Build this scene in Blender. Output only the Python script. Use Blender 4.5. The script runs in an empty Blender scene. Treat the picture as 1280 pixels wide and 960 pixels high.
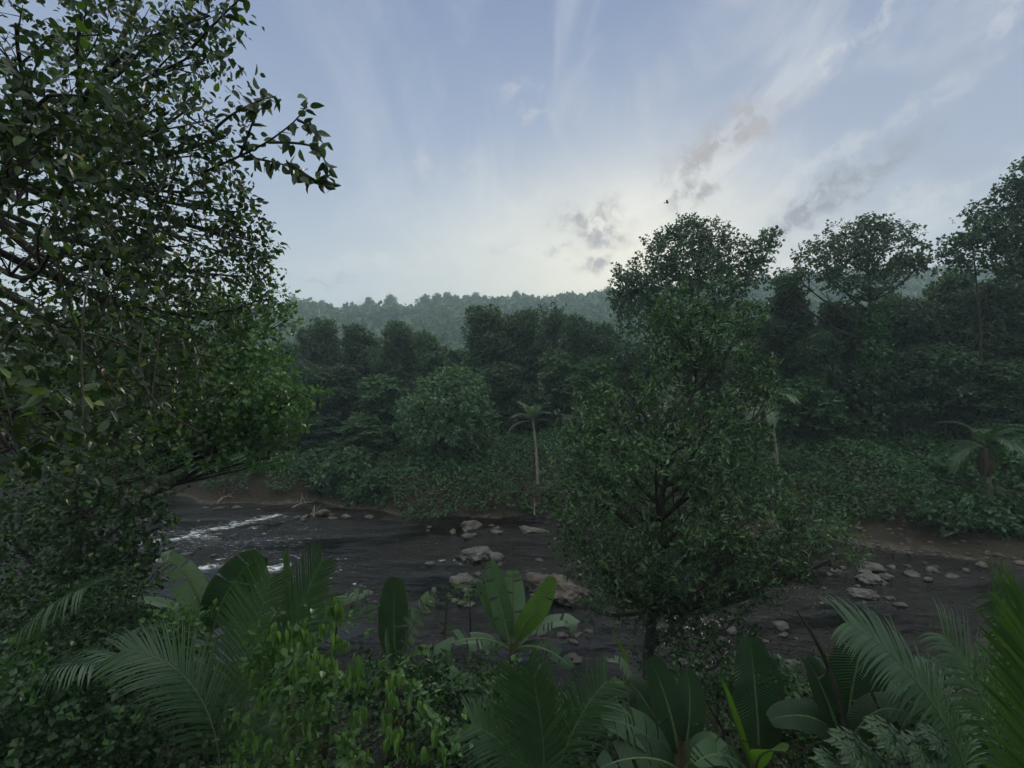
import bpy, math, os
import numpy as np
from mathutils import Vector

SC = bpy.context.scene
COL = SC.collection
F = 640.0          # focal length in pixels of a 1280 wide frame
CZ = 8.0           # eye height over the water
R = math.radians

def at(x, y, Y):   # a picture position at a chosen distance -> a place in the world
    return np.array([(x-640.0)/F*Y, Y, CZ-(y-480.0)/F*Y])

# ------------------------------------------------------------------ numeric helpers
def nrm(a):
    return a/np.maximum(np.linalg.norm(a, axis=-1, keepdims=True), 1e-9)

_tab = np.random.default_rng(5).random((64, 64, 64))
def vnoise(p):
    p = np.asarray(p, float); i = np.floor(p).astype(int); f = p-i; f = f*f*(3-2*f)
    r = 0
    for dx in (0, 1):
        for dy in (0, 1):
            for dz in (0, 1):
                w = (f[..., 0] if dx else 1-f[..., 0])*(f[..., 1] if dy else 1-f[..., 1])*(f[..., 2] if dz else 1-f[..., 2])
                r = r+w*_tab[(i[..., 0]+dx) % 64, (i[..., 1]+dy) % 64, (i[..., 2]+dz) % 64]
    return r
def n2(x, y, s=1.0, o=0.0):
    x = np.asarray(x, float)
    return vnoise(np.stack([x*s+o, np.asarray(y, float)*s+o*1.7, np.zeros_like(x)+o*3.1], -1))
def fbm(x, y, s, o=0.0):
    return (n2(x, y, s, o)+.5*n2(x, y, s*2.1, o+9)+.25*n2(x, y, s*4.3, o+17))/1.75
def sm(a, b, x):
    t = np.clip((x-a)/(b-a), 0, 1); return t*t*(3-2*t)

# ------------------------------------------------------------------ terrain
def near_edge(x):
    c = np.clip(x, -24, 30); return 13.6+np.where(c < 0, .016*c*c, .010*c*c)-.5*np.sin(x*.7)
def far_edge(x):  return 30.2-.25*np.clip(x, -60, 34)+.8*np.sin(x*.45+1)+.4*np.sin(x*1.3)-np.where(x > 9, np.minimum((x-9)*.12, 2.0), 0)
def ground_z(x, y):
    x = np.asarray(x, float); y = np.asarray(y, float)
    yn = near_edge(x); yf = far_edge(x)
    dn = y-yn; df = yf-y
    inside = np.minimum(dn, df)
    z_in = -.10-.55*sm(0, 5, inside)*(1-.62*np.exp(-((x-5)/6.)**2-((y-17)/4.)**2))+.18*(fbm(x, y, .6, 3)-.5)
    z_near = .30*(-dn)+.5*(fbm(x, y, .5, 8)-.5)*sm(0, 3, -dn)
    z_near = np.where(z_near > 3.6, 3.6+(z_near-3.6)*.25, z_near)
    d = -df
    shelf = sm(8, 14, x)*3.2
    dd = np.maximum(d-shelf, 0)
    z_far = .14*np.minimum(np.maximum(d, 0), 3.2)+.75*sm(0, 1.6, dd)+.19*np.minimum(dd, 16)+.07*np.clip(dd-16, 0, 60)+.03*np.maximum(dd-76, 0)*0
    z_far = z_far+.6*(fbm(x, y, .3, 21)-.5)*sm(0, 5, dd)
    z = np.where(dn < 0, z_near, np.where(df < 0, z_far, z_in))
    return z+.05*(n2(x, y, 2.3, 4)-.5)
def gz(x, y): return float(ground_z(np.array([x]), np.array([y]))[0])

# ------------------------------------------------------------------ mesh collector
class G:
    def __init__(s): s.v = []; s.f = []; s.n = 0
    def add(s, v, f, mat=0):
        v = np.asarray(v, float).reshape(-1, 3); f = np.asarray(f, int)
        s.v.append(v); s.f.append((f+s.n, mat)); s.n += len(v)
    def mesh(s, name, mats, smooth=False):
        me = bpy.data.meshes.new(name)
        V = np.concatenate(s.v); me.vertices.add(len(V)); me.vertices.foreach_set('co', V.ravel())
        loops = np.concatenate([f.ravel() for f, _ in s.f])
        tot = np.concatenate([np.full(len(f), f.shape[1]) for f, _ in s.f])
        mi = np.concatenate([np.full(len(f), m) for f, m in s.f])
        me.loops.add(len(loops)); me.loops.foreach_set('vertex_index', loops)
        me.polygons.add(len(tot)); me.polygons.foreach_set('loop_start', np.concatenate([[0], np.cumsum(tot)[:-1]]))
        me.polygons.foreach_set('material_index', mi)
        me.polygons.foreach_set('use_smooth', np.full(len(tot), bool(smooth)))
        for m in mats: me.materials.append(m)
        me.update(calc_edges=True)
        return me
    def obj(s, name, mats, parent=None, loc=None, smooth=False):
        if loc is not None:
            s.v = [v-np.asarray(loc) for v in s.v]
        o = bpy.data.objects.new(name, s.mesh(name, mats if isinstance(mats, (list, tuple)) else [mats], smooth))
        COL.objects.link(o)
        if parent is not None: o.parent = parent
        return o

def tag(o, label=None, cat=None, group=None, kind=None):
    if label: o['label'] = label
    if cat: o['category'] = cat
    if group: o['group'] = group
    if kind: o['kind'] = kind
    return o
def empty(name, loc, label, cat, group=None):
    o = bpy.data.objects.new(name, None); o.empty_display_size = .2; COL.objects.link(o)
    o.location = Vector([float(c) for c in loc]); tag(o, label, cat, group); return o
def kids(o): return [c for c in COL.objects if c.parent == o]
def copy_tree(o, parts, label, group=None):
    c = o.copy(); COL.objects.link(c); c['label'] = label
    if group: c['group'] = group
    for p in parts:
        q = p.copy(); COL.objects.link(q); q.parent = c
    return c

def tube(g, pts, rad, n=6, mat=0):
    pts = np.asarray(pts, float); k = len(pts); rad = np.broadcast_to(rad, (k,))
    T = nrm(np.gradient(pts, axis=0)); ref = np.array([.31, .17, .93]) if abs(T[0, 2]) < .9 else np.array([1., .1, .05])
    A = nrm(np.cross(T, ref)); B = np.cross(T, A)
    a = np.arange(n)/n*2*math.pi
    V = pts[:, None]+rad[:, None, None]*(np.cos(a)[None, :, None]*A[:, None]+np.sin(a)[None, :, None]*B[:, None])
    i = np.arange(k-1)[:, None]*n; j = np.arange(n)[None]; j2 = (j+1) % n
    Fq = np.stack([i+j, i+j2, i+n+j2, i+n+j], -1).reshape(-1, 4)
    g.add(V.reshape(-1, 3), Fq, mat)
def bez(P, n):
    P = [np.asarray(p, float) for p in P]
    t = np.linspace(0, 1, n)[:, None]
    if len(P) == 2: return P[0]*(1-t)+P[1]*t
    if len(P) == 3: return P[0]*(1-t)**2+2*P[1]*t*(1-t)+P[2]*t*t
    if len(P) == 4: return P[0]*(1-t)**3+3*P[1]*t*(1-t)**2+3*P[2]*t*t*(1-t)+P[3]*t**3
    # longer: smooth polyline
    P = np.array(P); s = np.linspace(0, len(P)-1, n); out = np.stack([np.interp(s, np.arange(len(P)), P[:, k]) for k in range(3)], -1)
    for _ in range(3): out[1:-1] = (out[:-2]+2*out[1:-1]+out[2:])/4
    return out

# ------------------------------------------------------------------ leaves
LEAF_FAR = (np.array([[0, 0, 0], [.40, .45, .10], [0, 1, -.06], [-.40, .45, .10]]), np.array([[0, 1, 2], [0, 2, 3]]))
LEAF_SLIM = (np.array([[0, 0, 0], [.17, .5, .06], [0, 1, -.08], [-.17, .5, .06]]), np.array([[0, 1, 2], [0, 2, 3]]))
def leaf_near(w=.33, curl=.14):
    ys = [0, .12, .32, .58, .82, 1.0]; ws = [0, .72, 1.0, .88, .42, 0]
    v = []; f = []
    for y, a in zip(ys, ws):
        z = -curl*(y*y)*1.1
        v += [[-a*w, y, z+.22*a*w], [0, y, z], [a*w, y, z+.22*a*w]]
    for i in range(5):
        b = i*3; f += [[b, b+1, b+4, b+3], [b+1, b+2, b+5, b+4]]
    return np.array(v), np.array(f)
LEAF_NEAR = leaf_near(.27); LEAF_LANCE = leaf_near(.14, .5)

def put_leaves(g, P, D, N, S, tmpl, mat=0):
    tv, tf = tmpl
    D = nrm(D); N = N-(N*D).sum(-1, keepdims=True)*D; N = nrm(N); B = np.cross(D, N)
    S = np.broadcast_to(S, (len(P),))[:, None, None]
    V = P[:, None]+S*(tv[None, :, 0:1]*B[:, None]+tv[None, :, 1:2]*D[:, None]+tv[None, :, 2:3]*N[:, None])
    k = len(tv); Fa = (np.arange(len(P))[:, None, None]*k+tf[None]).reshape(-1, tf.shape[1])
    g.add(V.reshape(-1, 3), Fa, mat)

def rdir(rng, n): return nrm(rng.normal(size=(n, 3)))

def scatter_crown(g, lobes, rng, dens, k, leaf, twig, tmpl, droop=.2, out=.5, up=.35, mat=0, gap=.0, ragged=.35, ncut=None, nout=.85, nrand=.36):
    """lobes: list of (centre, radii). dens: twigs per square metre of lobe surface."""
    allc = []
    for c, r in lobes:
        c = np.asarray(c, float); r = np.broadcast_to(np.asarray(r, float), (3,))
        area = 4*math.pi*(np.mean(r**1.6))**(2/1.6)
        n = max(6, int(area*dens))
        d = rdir(rng, n)
        bump = 1-ragged+2*ragged*vnoise(d*2.1+c*1.3+7.3)
        rad = (1-.55*rng.random(n)**2.2)*bump
        p = c+d*rad[:, None]*r
        if gap > 0:
            keep = vnoise(p*ncut+31.7 if ncut else p*.9+31.7) > gap
            p = p[keep]; d = d[keep]
        allc.append((p, nrm(d*r)))
    P = np.concatenate([a for a, _ in allc]); O = np.concatenate([b for _, b in allc])
    n = len(P)
    TD = nrm(O*out*1.6+rng.normal(size=(n, 3))*.55+np.array([0, 0, .25]))
    t = (np.arange(k)+rng.random((n, k)))/k
    pos = P[:, None]+TD[:, None]*(t*twig)[..., None]+rng.normal(size=(n, k, 3))*twig*.13
    D = nrm(TD[:, None]*.55+rng.normal(size=(n, k, 3))*.62+np.array([0, 0, -droop]))
    N = O[:, None]*nout+np.array([0, 0, up])+rng.normal(size=(n, k, 3))*nrand
    S = leaf*(.45+.95*rng.random(n*k)**1.2)
    put_leaves(g, pos.reshape(-1, 3), D.reshape(-1, 3), N.reshape(-1, 3), S, tmpl, mat)
    return P

def woodwork(g, base, lobes, rng, r0, trunk_pts=None, sub=5, lean=0., n=7, limb=.45, twigs=None, lowest=.26):
    base = np.asarray(base, float)
    cs = np.array([np.asarray(c, float) for c, _ in lobes]); rs = [np.mean(np.broadcast_to(r, (3,))) for _, r in lobes]
    if trunk_pts is None:
        top = cs[np.argmax(cs[:, 2])]*1.0; mid = (base+top)/2; mid[:2] = base[:2]*.6+cs[:, :2].mean(0)*.4+rng.normal(size=2)*lean
        mid[2] = base[2]+(top[2]-base[2])*.5
        trunk_pts = [base, base+(mid-base)*.5+np.array([*(rng.normal(size=2)*lean*.4), 0]), mid, mid+(top-mid)*.55, top]
    T = bez(trunk_pts, 22); H = T[-1, 2]-T[0, 2]
    tt = np.linspace(0, 1, 22)
    T[1:-1] += (vnoise(np.stack([tt*5+r0*9, tt*0+base[0], tt*0], -1)[1:-1])[:, None]-.5)*np.array([1, .6, 0])*r0*1.3
    rad = r0*(1-.86*tt)*(1+.5*np.exp(-tt*22))
    tube(g, T, rad, n+2)
    for (c, r), rr in zip(lobes, rs):
        c = np.asarray(c, float)
        h = np.clip((c[2]-T[0, 2]-.5*np.linalg.norm(c[:2]-T[10, :2])-.2*rr)/max(H, .1), lowest, .93)
        i = int(h*21); s = T[i]
        if np.linalg.norm(c-s) < .3: continue
        m = (s+c)/2+np.array([0, 0, -.12*np.linalg.norm(c-s)])+rng.normal(size=3)*.1*np.linalg.norm(c-s)
        L = bez([s, m, c], 9); r1 = min(rad[i]*.8, r0*limb)
        tube(g, L, np.linspace(r1, r1*.3, 9), n-1)
        for _ in range(sub):
            a = L[int(rng.integers(3, 9))]; e = c+rdir(rng, 1)[0]*np.broadcast_to(r, (3,))*.85
            m = (a+e)/2+rng.normal(size=3)*.12*rr
            tube(g, bez([a, m, e], 5), np.linspace(r1*.34, r1*.07, 5), 4)
            if twigs:
                for _ in range(twigs):
                    q = a+(e-a)*rng.uniform(.4, .9); e2 = q+rdir(rng, 1)[0]*rr*.45
                    tube(g, bez([q, e2], 3), np.linspace(r1*.12, r1*.04, 3), 3)

# ------------------------------------------------------------------ node helpers
class NT:
    def __init__(s, tree): s.t = tree; s.n = tree.nodes; s.l = tree.links
    def node(s, typ, **kw):
        nd = s.n.new(typ)
        for k, v in kw.items(): setattr(nd, k, v)
        return nd
    def put(s, sock, v):
        if v is None: return
        if isinstance(v, bpy.types.NodeSocket): s.l.new(v, sock)
        else:
            if sock.type == 'RGBA' and len(v) == 3: v = (*v, 1)
            sock.default_value = v
    def m(s, op, a, b=None, c=None, clamp=False):
        nd = s.node('ShaderNodeMath', operation=op); nd.use_clamp = clamp
        for i, v in enumerate((a, b, c)):
            if v is not None: s.put(nd.inputs[i], v)
        return nd.outputs[0]
    def vm(s, op, a, b=None, sc=None):
        nd = s.node('ShaderNodeVectorMath', operation=op); s.put(nd.inputs[0], a)
        if b is not None: s.put(nd.inputs[1], b)
        if sc is not None: s.put(nd.inputs['Scale'], sc)
        return nd.outputs['Value'] if op in ('DOT_PRODUCT', 'LENGTH') else nd.outputs[0]
    def mix(s, f, a, b, blend='MIX'):
        nd = s.node('ShaderNodeMix', data_type='RGBA', blend_type=blend)
        s.put(nd.inputs[0], f); s.put(nd.inputs[6], a); s.put(nd.inputs[7], b); return nd.outputs[2]
    def noise(s, vec, scale, detail=3, rough=.5, dist=0.):
        nd = s.node('ShaderNodeTexNoise'); s.put(nd.inputs['Vector'], vec)
        nd.inputs['Scale'].default_value = scale; nd.inputs['Detail'].default_value = detail
        nd.inputs['Roughness'].default_value = rough; nd.inputs['Distortion'].default_value = dist
        return nd.outputs[0]
    def ramp(s, f, stops, interp='LINEAR'):
        nd = s.node('ShaderNodeValToRGB'); cr = nd.color_ramp; cr.interpolation = interp
        while len(cr.elements) < len(stops): cr.elements.new(.5)
        for e, (p, c) in zip(cr.elements, stops):
            e.position = p; e.color = (*c, 1) if len(c) == 3 else c
        s.put(nd.inputs[0], f); return nd.outputs[0]
    def step(s, x, a, b):
        nd = s.node('ShaderNodeMapRange', interpolation_type='SMOOTHSTEP'); s.put(nd.inputs[0], x)
        s.put(nd.inputs[1], a); s.put(nd.inputs[2], b); return nd.outputs[0]
def material(name):
    m = bpy.data.materials.new(name); m.use_nodes = True; m.node_tree.nodes.clear()
    nt = NT(m.node_tree); out = nt.node('ShaderNodeOutputMaterial'); return m, nt, out
def principled(nt, col, rough=.6, spec=.5, normal=None):
    p = nt.node('ShaderNodeBsdfPrincipled'); nt.put(p.inputs['Base Color'], col); nt.put(p.inputs['Roughness'], rough)
    p.inputs['Specular IOR Level'].default_value = spec
    if normal is not None: nt.put(p.inputs['Normal'], normal)
    return p.outputs[0]
def bump(nt, h, strength=.5, dist=.05):
    b = nt.node('ShaderNodeBump'); b.inputs['Strength'].default_value = strength; b.inputs['Distance'].default_value = dist
    nt.put(b.inputs['Height'], h); return b.outputs[0]

def leafmat(name, stops, trans=.3, rough=.42, spec=.45, tcol=(1.35, 1.5, .55), perobj=.25):
    m, nt, out = material(name)
    geo = nt.node('ShaderNodeNewGeometry'); oi = nt.node('ShaderNodeObjectInfo')
    stops = [(p_, (q_[0]*.82, q_[1]*1.02, q_[2]*1.04)) for p_, q_ in stops]
    c = nt.ramp(geo.outputs['Random Per Island'], stops)
    tc = nt.node('ShaderNodeTexCoord')
    patch = nt.noise(geo.outputs['Position'], .55, 2)
    f = nt.m('ADD', nt.m('MULTIPLY', oi.outputs['Random'], perobj), nt.m('MULTIPLY', patch, .5))
    c = nt.mix(nt.m('ADD', f, .62-perobj*.5), (0, 0, 0), c) if False else nt.vm('SCALE', c, sc=nt.m('ADD', f, .75-perobj*.5))
    a = principled(nt, c, rough, spec)
    tr = nt.node('ShaderNodeBsdfTranslucent'); nt.put(tr.inputs['Color'], nt.vm('MULTIPLY', c, tcol))
    mx = nt.node('ShaderNodeMixShader'); mx.inputs[0].default_value = trans
    nt.l.new(a, mx.inputs[1]); nt.l.new(tr.outputs[0], mx.inputs[2]); nt.l.new(mx.outputs[0], out.inputs[0])
    return m

M = {}
M['far_a'] = leafmat('foliage_dark', [(0, (.028, .055, .030)), (.6, (.045, .080, .040)), (1, (.075, .115, .05))])
M['far_b'] = leafmat('foliage_mid', [(0, (.035, .072, .034)), (.6, (.055, .105, .044)), (1, (.09, .145, .055))])
M['far_pale'] = leafmat('foliage_pale', [(0, (.075, .12, .055)), (.6, (.10, .16, .075)), (1, (.14, .20, .10))])
M['hill'] = leafmat('foliage_hill', [(0, (.035, .065, .034)), (1, (.08, .12, .06))])
M['mangrove'] = leafmat('foliage_waterside', [(0, (.022, .046, .022)), (.5, (.040, .078, .032)), (.82, (.080, .138, .050)), (1, (.15, .21, .085))], trans=.28, rough=.3, spec=.6)
M['near'] = leafmat('foliage_broadleaf', [(0, (.022, .036, .017)), (.55, (.034, .054, .024)), (.86, (.056, .082, .032)), (.96, (.12, .17, .035)), (.993, (.17, .16, .03)), (1, (.22, .11, .04))], trans=.30, rough=.36, spec=.4, perobj=0)
M['mid_bright'] = leafmat('foliage_bright', [(0, (.050, .10, .030)), (.6, (.085, .150, .042)), (1, (.14, .21, .06))], trans=.35, rough=.4, spec=.45)
M['lime'] = leafmat('foliage_lime', [(0, (.060, .105, .025)), (.5, (.10, .165, .038)), (1, (.17, .25, .06))], trans=.4, rough=.42, perobj=0)
M['cover'] = leafmat('foliage_cover', [(0, (.022, .052, .020)), (.6, (.036, .082, .030)), (1, (.07, .14, .045))])
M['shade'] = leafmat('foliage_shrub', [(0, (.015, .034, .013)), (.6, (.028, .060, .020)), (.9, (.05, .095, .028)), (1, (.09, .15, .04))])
M['palm'] = leafmat('palm_green', [(0, (.036, .066, .030)), (1, (.070, .112, .050))], trans=.3, rough=.38)
M['palm_pale'] = leafmat('palm_pale', [(0, (.075, .115, .065)), (1, (.13, .17, .10))], trans=.25)
M['palm_lime'] = leafmat('palm_lime', [(0, (.05, .10, .025)), (1, (.10, .16, .034))], trans=.45, rough=.4)
M['dead'] = leafmat('dead_leaf', [(0, (.07, .045, .028)), (1, (.14, .09, .055))], trans=.15, rough=.7)

def barkmat(name, a, b, scale=6):
    m, nt, out = material(name); tc = nt.node('ShaderNodeTexCoord')
    v = nt.vm('MULTIPLY', tc.outputs['Object'], (1, 1, .25))
    n = nt.noise(v, scale, 5, .65); n2_ = nt.noise(tc.outputs['Object'], 1.3, 2)
    c = nt.mix(nt.step(n, .35, .7), a, b); c = nt.mix(nt.m('MULTIPLY', nt.step(n2_, .5, .7), .5), c, (.03, .045, .025))
    nt.l.new(principled(nt, c, .85, .2, bump(nt, n, .8, .03)), out.inputs[0]); return m
M['bark'] = barkmat('bark_dark', (.028, .025, .021), (.062, .057, .049))
M['bark_pale'] = barkmat('bark_pale', (.12, .11, .09), (.27, .25, .21), 4)
M['drift'] = barkmat('driftwood', (.14, .12, .10), (.34, .31, .27), 8)
M['sheath'] = barkmat('banana_sheath', (.05, .045, .022), (.13, .10, .055), 9)

def bananamat(name, c0, c1, trans, rib=(.16, .22, .09)):
    m, nt, out = material(name); geo = nt.node('ShaderNodeNewGeometry')
    uv = nt.node('ShaderNodeUVMap'); sep = nt.node('ShaderNodeSeparateXYZ'); nt.l.new(uv.outputs[0], sep.inputs[0])
    w = nt.m('SINE', nt.m('MULTIPLY', nt.m('ADD', sep.outputs[1], nt.m('MULTIPLY', nt.m('ABSOLUTE', sep.outputs[0]), .12)), 260.))
    n = nt.noise(geo.outputs['Position'], 5, 3)
    c = nt.mix(nt.m('ADD', nt.m('MULTIPLY', w, .16), n), c0, c1)
    bro = nt.step(nt.noise(geo.outputs['Position'], 9, 4), .64, .72); c = nt.mix(nt.m('MULTIPLY', bro, .6), c, (.075, .06, .028))
    edge = nt.step(nt.m('ADD', nt.m('ABSOLUTE', sep.outputs[0]), nt.m('MULTIPLY', n, .25)), 1.05, 1.18)
    c = nt.mix(edge, c, (.10, .075, .03))
    a = principled(nt, c, .45, .4, bump(nt, w, .5, .008))
    tr = nt.node('ShaderNodeBsdfTranslucent'); nt.put(tr.inputs['Color'], nt.vm('MULTIPLY', c, (1.3, 1.5, .5)))
    mx = nt.node('ShaderNodeMixShader'); mx.inputs[0].default_value = trans
    nt.l.new(a, mx.inputs[1]); nt.l.new(tr.outputs[0], mx.inputs[2]); nt.l.new(mx.outputs[0], out.inputs[0]); return m
M['ban'] = bananamat('banana_leaf', (.036, .088, .044), (.075, .140, .075), .32)
M['ban_dark'] = bananamat('banana_leaf_dark', (.014, .042, .019), (.028, .066, .030), .28)
M['ban_pale'] = bananamat('banana_leaf_pale', (.085, .15, .10), (.15, .22, .155), .3)
M['ban_lime'] = bananamat('banana_leaf_lime', (.06, .13, .028), (.10, .19, .04), .5)
def plain(name, col, rough=.6, spec=.4):
    m, nt, out = material(name); geo = nt.node('ShaderNodeNewGeometry')
    n = nt.noise(geo.outputs['Position'], 14, 3)
    c = nt.vm('SCALE', nt.mix(0., col, col), sc=nt.m('ADD', n, .55))
    nt.l.new(principled(nt, c, rough, spec), out.inputs[0]); return m
M['rib'] = plain('leaf_rib', (.085, .13, .055))
M['bird'] = plain('bird_dark', (.03, .028, .03), .7)

def rockmat(name, a, b):
    m, nt, out = material(name); tc = nt.node('ShaderNodeNewGeometry'); P = tc.outputs['Position']
    n = nt.noise(P, 2.2, 6, .62); k = nt.noise(P, 11, 5, .7)
    c = nt.mix(nt.step(n, .35, .65), a, b); c = nt.mix(nt.m('MULTIPLY', nt.step(k, .55, .68), .6), c, (.05, .055, .04))
    sep = nt.node('ShaderNodeSeparateXYZ'); nt.l.new(P, sep.inputs[0])
    wet = nt.m('SUBTRACT', 1., nt.step(nt.m('ADD', sep.outputs[2], nt.m('MULTIPLY', n, .1)), .08, .2))
    c = nt.mix(nt.m('MULTIPLY', wet, .6), c, (.035, .03, .026))
    h = nt.m('ADD', n, nt.m('MULTIPLY', k, .5))
    nt.l.new(principled(nt, c, nt.m('SUBTRACT', .8, nt.m('MULTIPLY', wet, .45)), .4, bump(nt, h, .9, .06)), out.inputs[0]); return m
M['rock'] = rockmat('river_rock', (.042, .040, .038), (.125, .118, .112))
M['rock_brown'] = rockmat('river_rock_brown', (.042, .036, .031), (.115, .096, .082))

# ground
m, nt, out = material('river_soil'); M['ground'] = m
geo = nt.node('ShaderNodeNewGeometry'); P = geo.outputs['Position']
sep = nt.node('ShaderNodeSeparateXYZ'); nt.l.new(P, sep.inputs[0])
vor = nt.node('ShaderNodeTexVoronoi'); nt.l.new(P, vor.inputs['Vector']); vor.inputs['Scale'].default_value = 4.2
vor2 = nt.node('ShaderNodeTexVoronoi'); nt.l.new(P, vor2.inputs['Vector']); vor2.inputs['Scale'].default_value = 11
peb = nt.mix(nt.step(nt.noise(P, 1.1, 2), .42, .6), vor.outputs['Color'], vor2.outputs['Color'])
pv = nt.node('ShaderNodeSeparateXYZ'); nt.l.new(peb, pv.inputs[0])
gravel = nt.ramp(pv.outputs[0], [(0, (.026, .023, .019)), (.5, (.055, .047, .039)), (1, (.13, .115, .10))])
gravel = nt.mix(nt.step(nt.noise(P, .35, 4, .6), .40, .62), gravel, (.062, .045, .031))
soil = nt.ramp(nt.noise(P, 3.5, 6, .7), [(.3, (.014, .011, .007)), (.55, (.028, .020, .013)), (.75, (.06, .043, .03))])
big = nt.noise(P, .7, 3)
gravel = nt.mix(nt.m('MULTIPLY', nt.step(nt.noise(P, .5, 5, .65), .5, .62), .8), gravel, (.018, .020, .014))
col = nt.mix(nt.step(nt.m('ADD', sep.outputs[2], nt.m('MULTIPLY', big, .3)), .18, .40), gravel, soil)
h = nt.m('ADD', nt.m('MULTIPLY', vor.outputs['Distance'], -.6), nt.noise(P, 9, 5, .6))
nt.l.new(principled(nt, col, .8, .25, bump(nt, h, 1., .08)), out.inputs[0])

# water
m, nt, out = material('river_water'); M['water'] = m
geo = nt.node('ShaderNodeNewGeometry'); P = geo.outputs['Position']
n1 = nt.noise(nt.vm('MULTIPLY', P, (.55, 1.25, 1.)), 2.2, 5, .6, .4)
n2s = nt.noise(nt.vm('MULTIPLY', P, (.7, 1.4, 1.)), 9., 3, .6, .3)
calm = nt.step(nt.noise(nt.vm('MULTIPLY', P, (.5, 1, 1)), .28, 3), .36, .62)
rg = nt.m('SUBTRACT', 1., nt.m('ABSOLUTE', nt.m('SUBTRACT', nt.m('MULTIPLY', n1, 2.), 1.)))
hh = nt.m('MULTIPLY', nt.m('ADD', rg, nt.m('MULTIPLY', n2s, .35)), nt.m('ADD', .12, nt.m('MULTIPLY', calm, 1.1)))
bmp = bump(nt, hh, 1., .16)
fr = nt.node('ShaderNodeFresnel'); fr.inputs['IOR'].default_value = 1.5; nt.l.new(bmp, fr.inputs['Normal'])
tp = nt.node('ShaderNodeBsdfTransparent'); tp.inputs[0].default_value = (.32, .285, .225, 1)
body = nt.node('ShaderNodeBsdfDiffuse'); body.inputs[0].default_value = (.012, .010, .008, 1)
mb = nt.node('ShaderNodeMixShader'); mb.inputs[0].default_value = .25; nt.l.new(tp.outputs[0], mb.inputs[1]); nt.l.new(body.outputs[0], mb.inputs[2])
gl = nt.node('ShaderNodeBsdfGlossy'); gl.inputs['Roughness'].default_value = .07; nt.l.new(bmp, gl.inputs['Normal'])
mx = nt.node('ShaderNodeMixShader'); nt.l.new(fr.outputs[0], mx.inputs[0]); nt.l.new(mb.outputs[0], mx.inputs[1]); nt.l.new(gl.outputs[0], mx.inputs[2])
at_ = nt.node('ShaderNodeAttribute'); at_.attribute_name = 'foam'
fn = nt.noise(nt.vm('MULTIPLY', P, (.6, 1.6, 1.)), 5., 6, .7, .8)
ff = nt.step(nt.m('ADD', nt.m('MULTIPLY', at_.outputs['Fac'], .46), nt.m('MULTIPLY', nt.m('SUBTRACT', fn, .5), 1.7)), .34, .66)
fo = nt.node('ShaderNodeBsdfDiffuse'); fo.inputs[0].default_value = (.72, .76, .80, 1)
mf = nt.node('ShaderNodeMixShader'); nt.l.new(ff, mf.inputs[0]); nt.l.new(mx.outputs[0], mf.inputs[1]); nt.l.new(fo.outputs[0], mf.inputs[2])
nt.l.new(mf.outputs[0], out.inputs[0])

# ------------------------------------------------------------------ setting: ground, hills, water
def grid(name, xs, ys, zf, mat, smooth=True):
    X, Y = np.meshgrid(xs, ys); Z = zf(X, Y); g = G()
    nx, ny = len(xs), len(ys); i = np.arange(ny-1)[:, None]*nx+np.arange(nx-1)[None]
    g.add(np.stack([X, Y, Z], -1).reshape(-1, 3), np.stack([i, i+1, i+nx+1, i+nx], -1).reshape(-1, 4))
    return g.obj(name, mat, smooth=smooth), X, Y, Z
def spread(a, b, c, d, step, k=1.18):
    mid = list(np.arange(b, c+step, step)); s = step; v = mid[-1]; hi = []
    while v < d: s *= k; v += s; hi.append(min(v, d))
    s = step; v = b; lo = []
    while v > a: s *= k; v -= s; lo.append(max(v, a))
    return np.array(lo[::-1]+mid+hi)
o, *_ = grid('ground', spread(-700, -34, 36, 700, .22), spread(-60, 2, 46, 700, .22), ground_z, M['ground'])
tag(o, kind='structure')

sky_pts_x = np.array([-600, 200, 345, 385, 420, 480, 560, 620, 700, 770, 900, 1040, 1160, 1280, 1900])
sky_pts_y = np.array([400, 405, 400, 386, 396, 391, 386, 383, 380, 375, 362, 352, 348, 340, 335])
def hill_z(X, Y):
    u = X/Y*F+640; yt = np.interp(u, sky_pts_x, sky_pts_y)
    top = (480-yt)/F*370+CZ
    prof = (Y/372.)*sm(70, 372, Y)**.75
    back = np.where(Y > 372, 372./Y, 1.)*(1-.3*sm(380, 620, Y))
    lump = (fbm(X, Y, .012, 4)-.5)*22*sm(110, 200, Y)*(1-sm(290, 360, Y))
    return (top-3.5)*prof*back+lump*.8+3*(fbm(X, Y, .05, 7)-.5)
o, *_ = grid('hills', np.linspace(-640, 700, 170), np.linspace(90, 640, 90), lambda X, Y: hill_z(X, Y)+0*X, M['ground'])
tag(o, kind='structure')

wx = np.arange(-46, 46, .16); wy = np.arange(10, 48, .13)
WX, WY = np.meshgrid(wx, wy)
def wz(X, Y): return (.022*(fbm(X*.7, Y*1.5, 1.5, 2)-.5)*2+.013*(1-np.abs(2*n2(X*.8, Y*1.5, 3.1, 6)-1)))-.02
foam = np.zeros_like(WX)
def wpt(x, y):
    Y = CZ*F/(y-480.); return (x-640)/F*Y, Y
def foam_line(pts, w, s):
    global foam
    P_ = [wpt(*p) for p in pts]; w = w*1.35
    for (x0, y0), (x1, y1) in zip(P_[:-1], P_[1:]):
        dx, dy = x1-x0, y1-y0; L2 = dx*dx+dy*dy+1e-6
        WXw = WX+1.3*(fbm(WX, WY, .9, 40)-.5); WYw = WY+1.1*(fbm(WX, WY, .8, 50)-.5)
        t = np.clip(((WXw-x0)*dx+(WYw-y0)*dy)/L2, 0, 1)
        d = np.hypot(WXw-x0-t*dx, (WYw-y0-t*dy))
        foam = np.maximum(foam, s*np.exp(-(d/w)**2))
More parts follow.
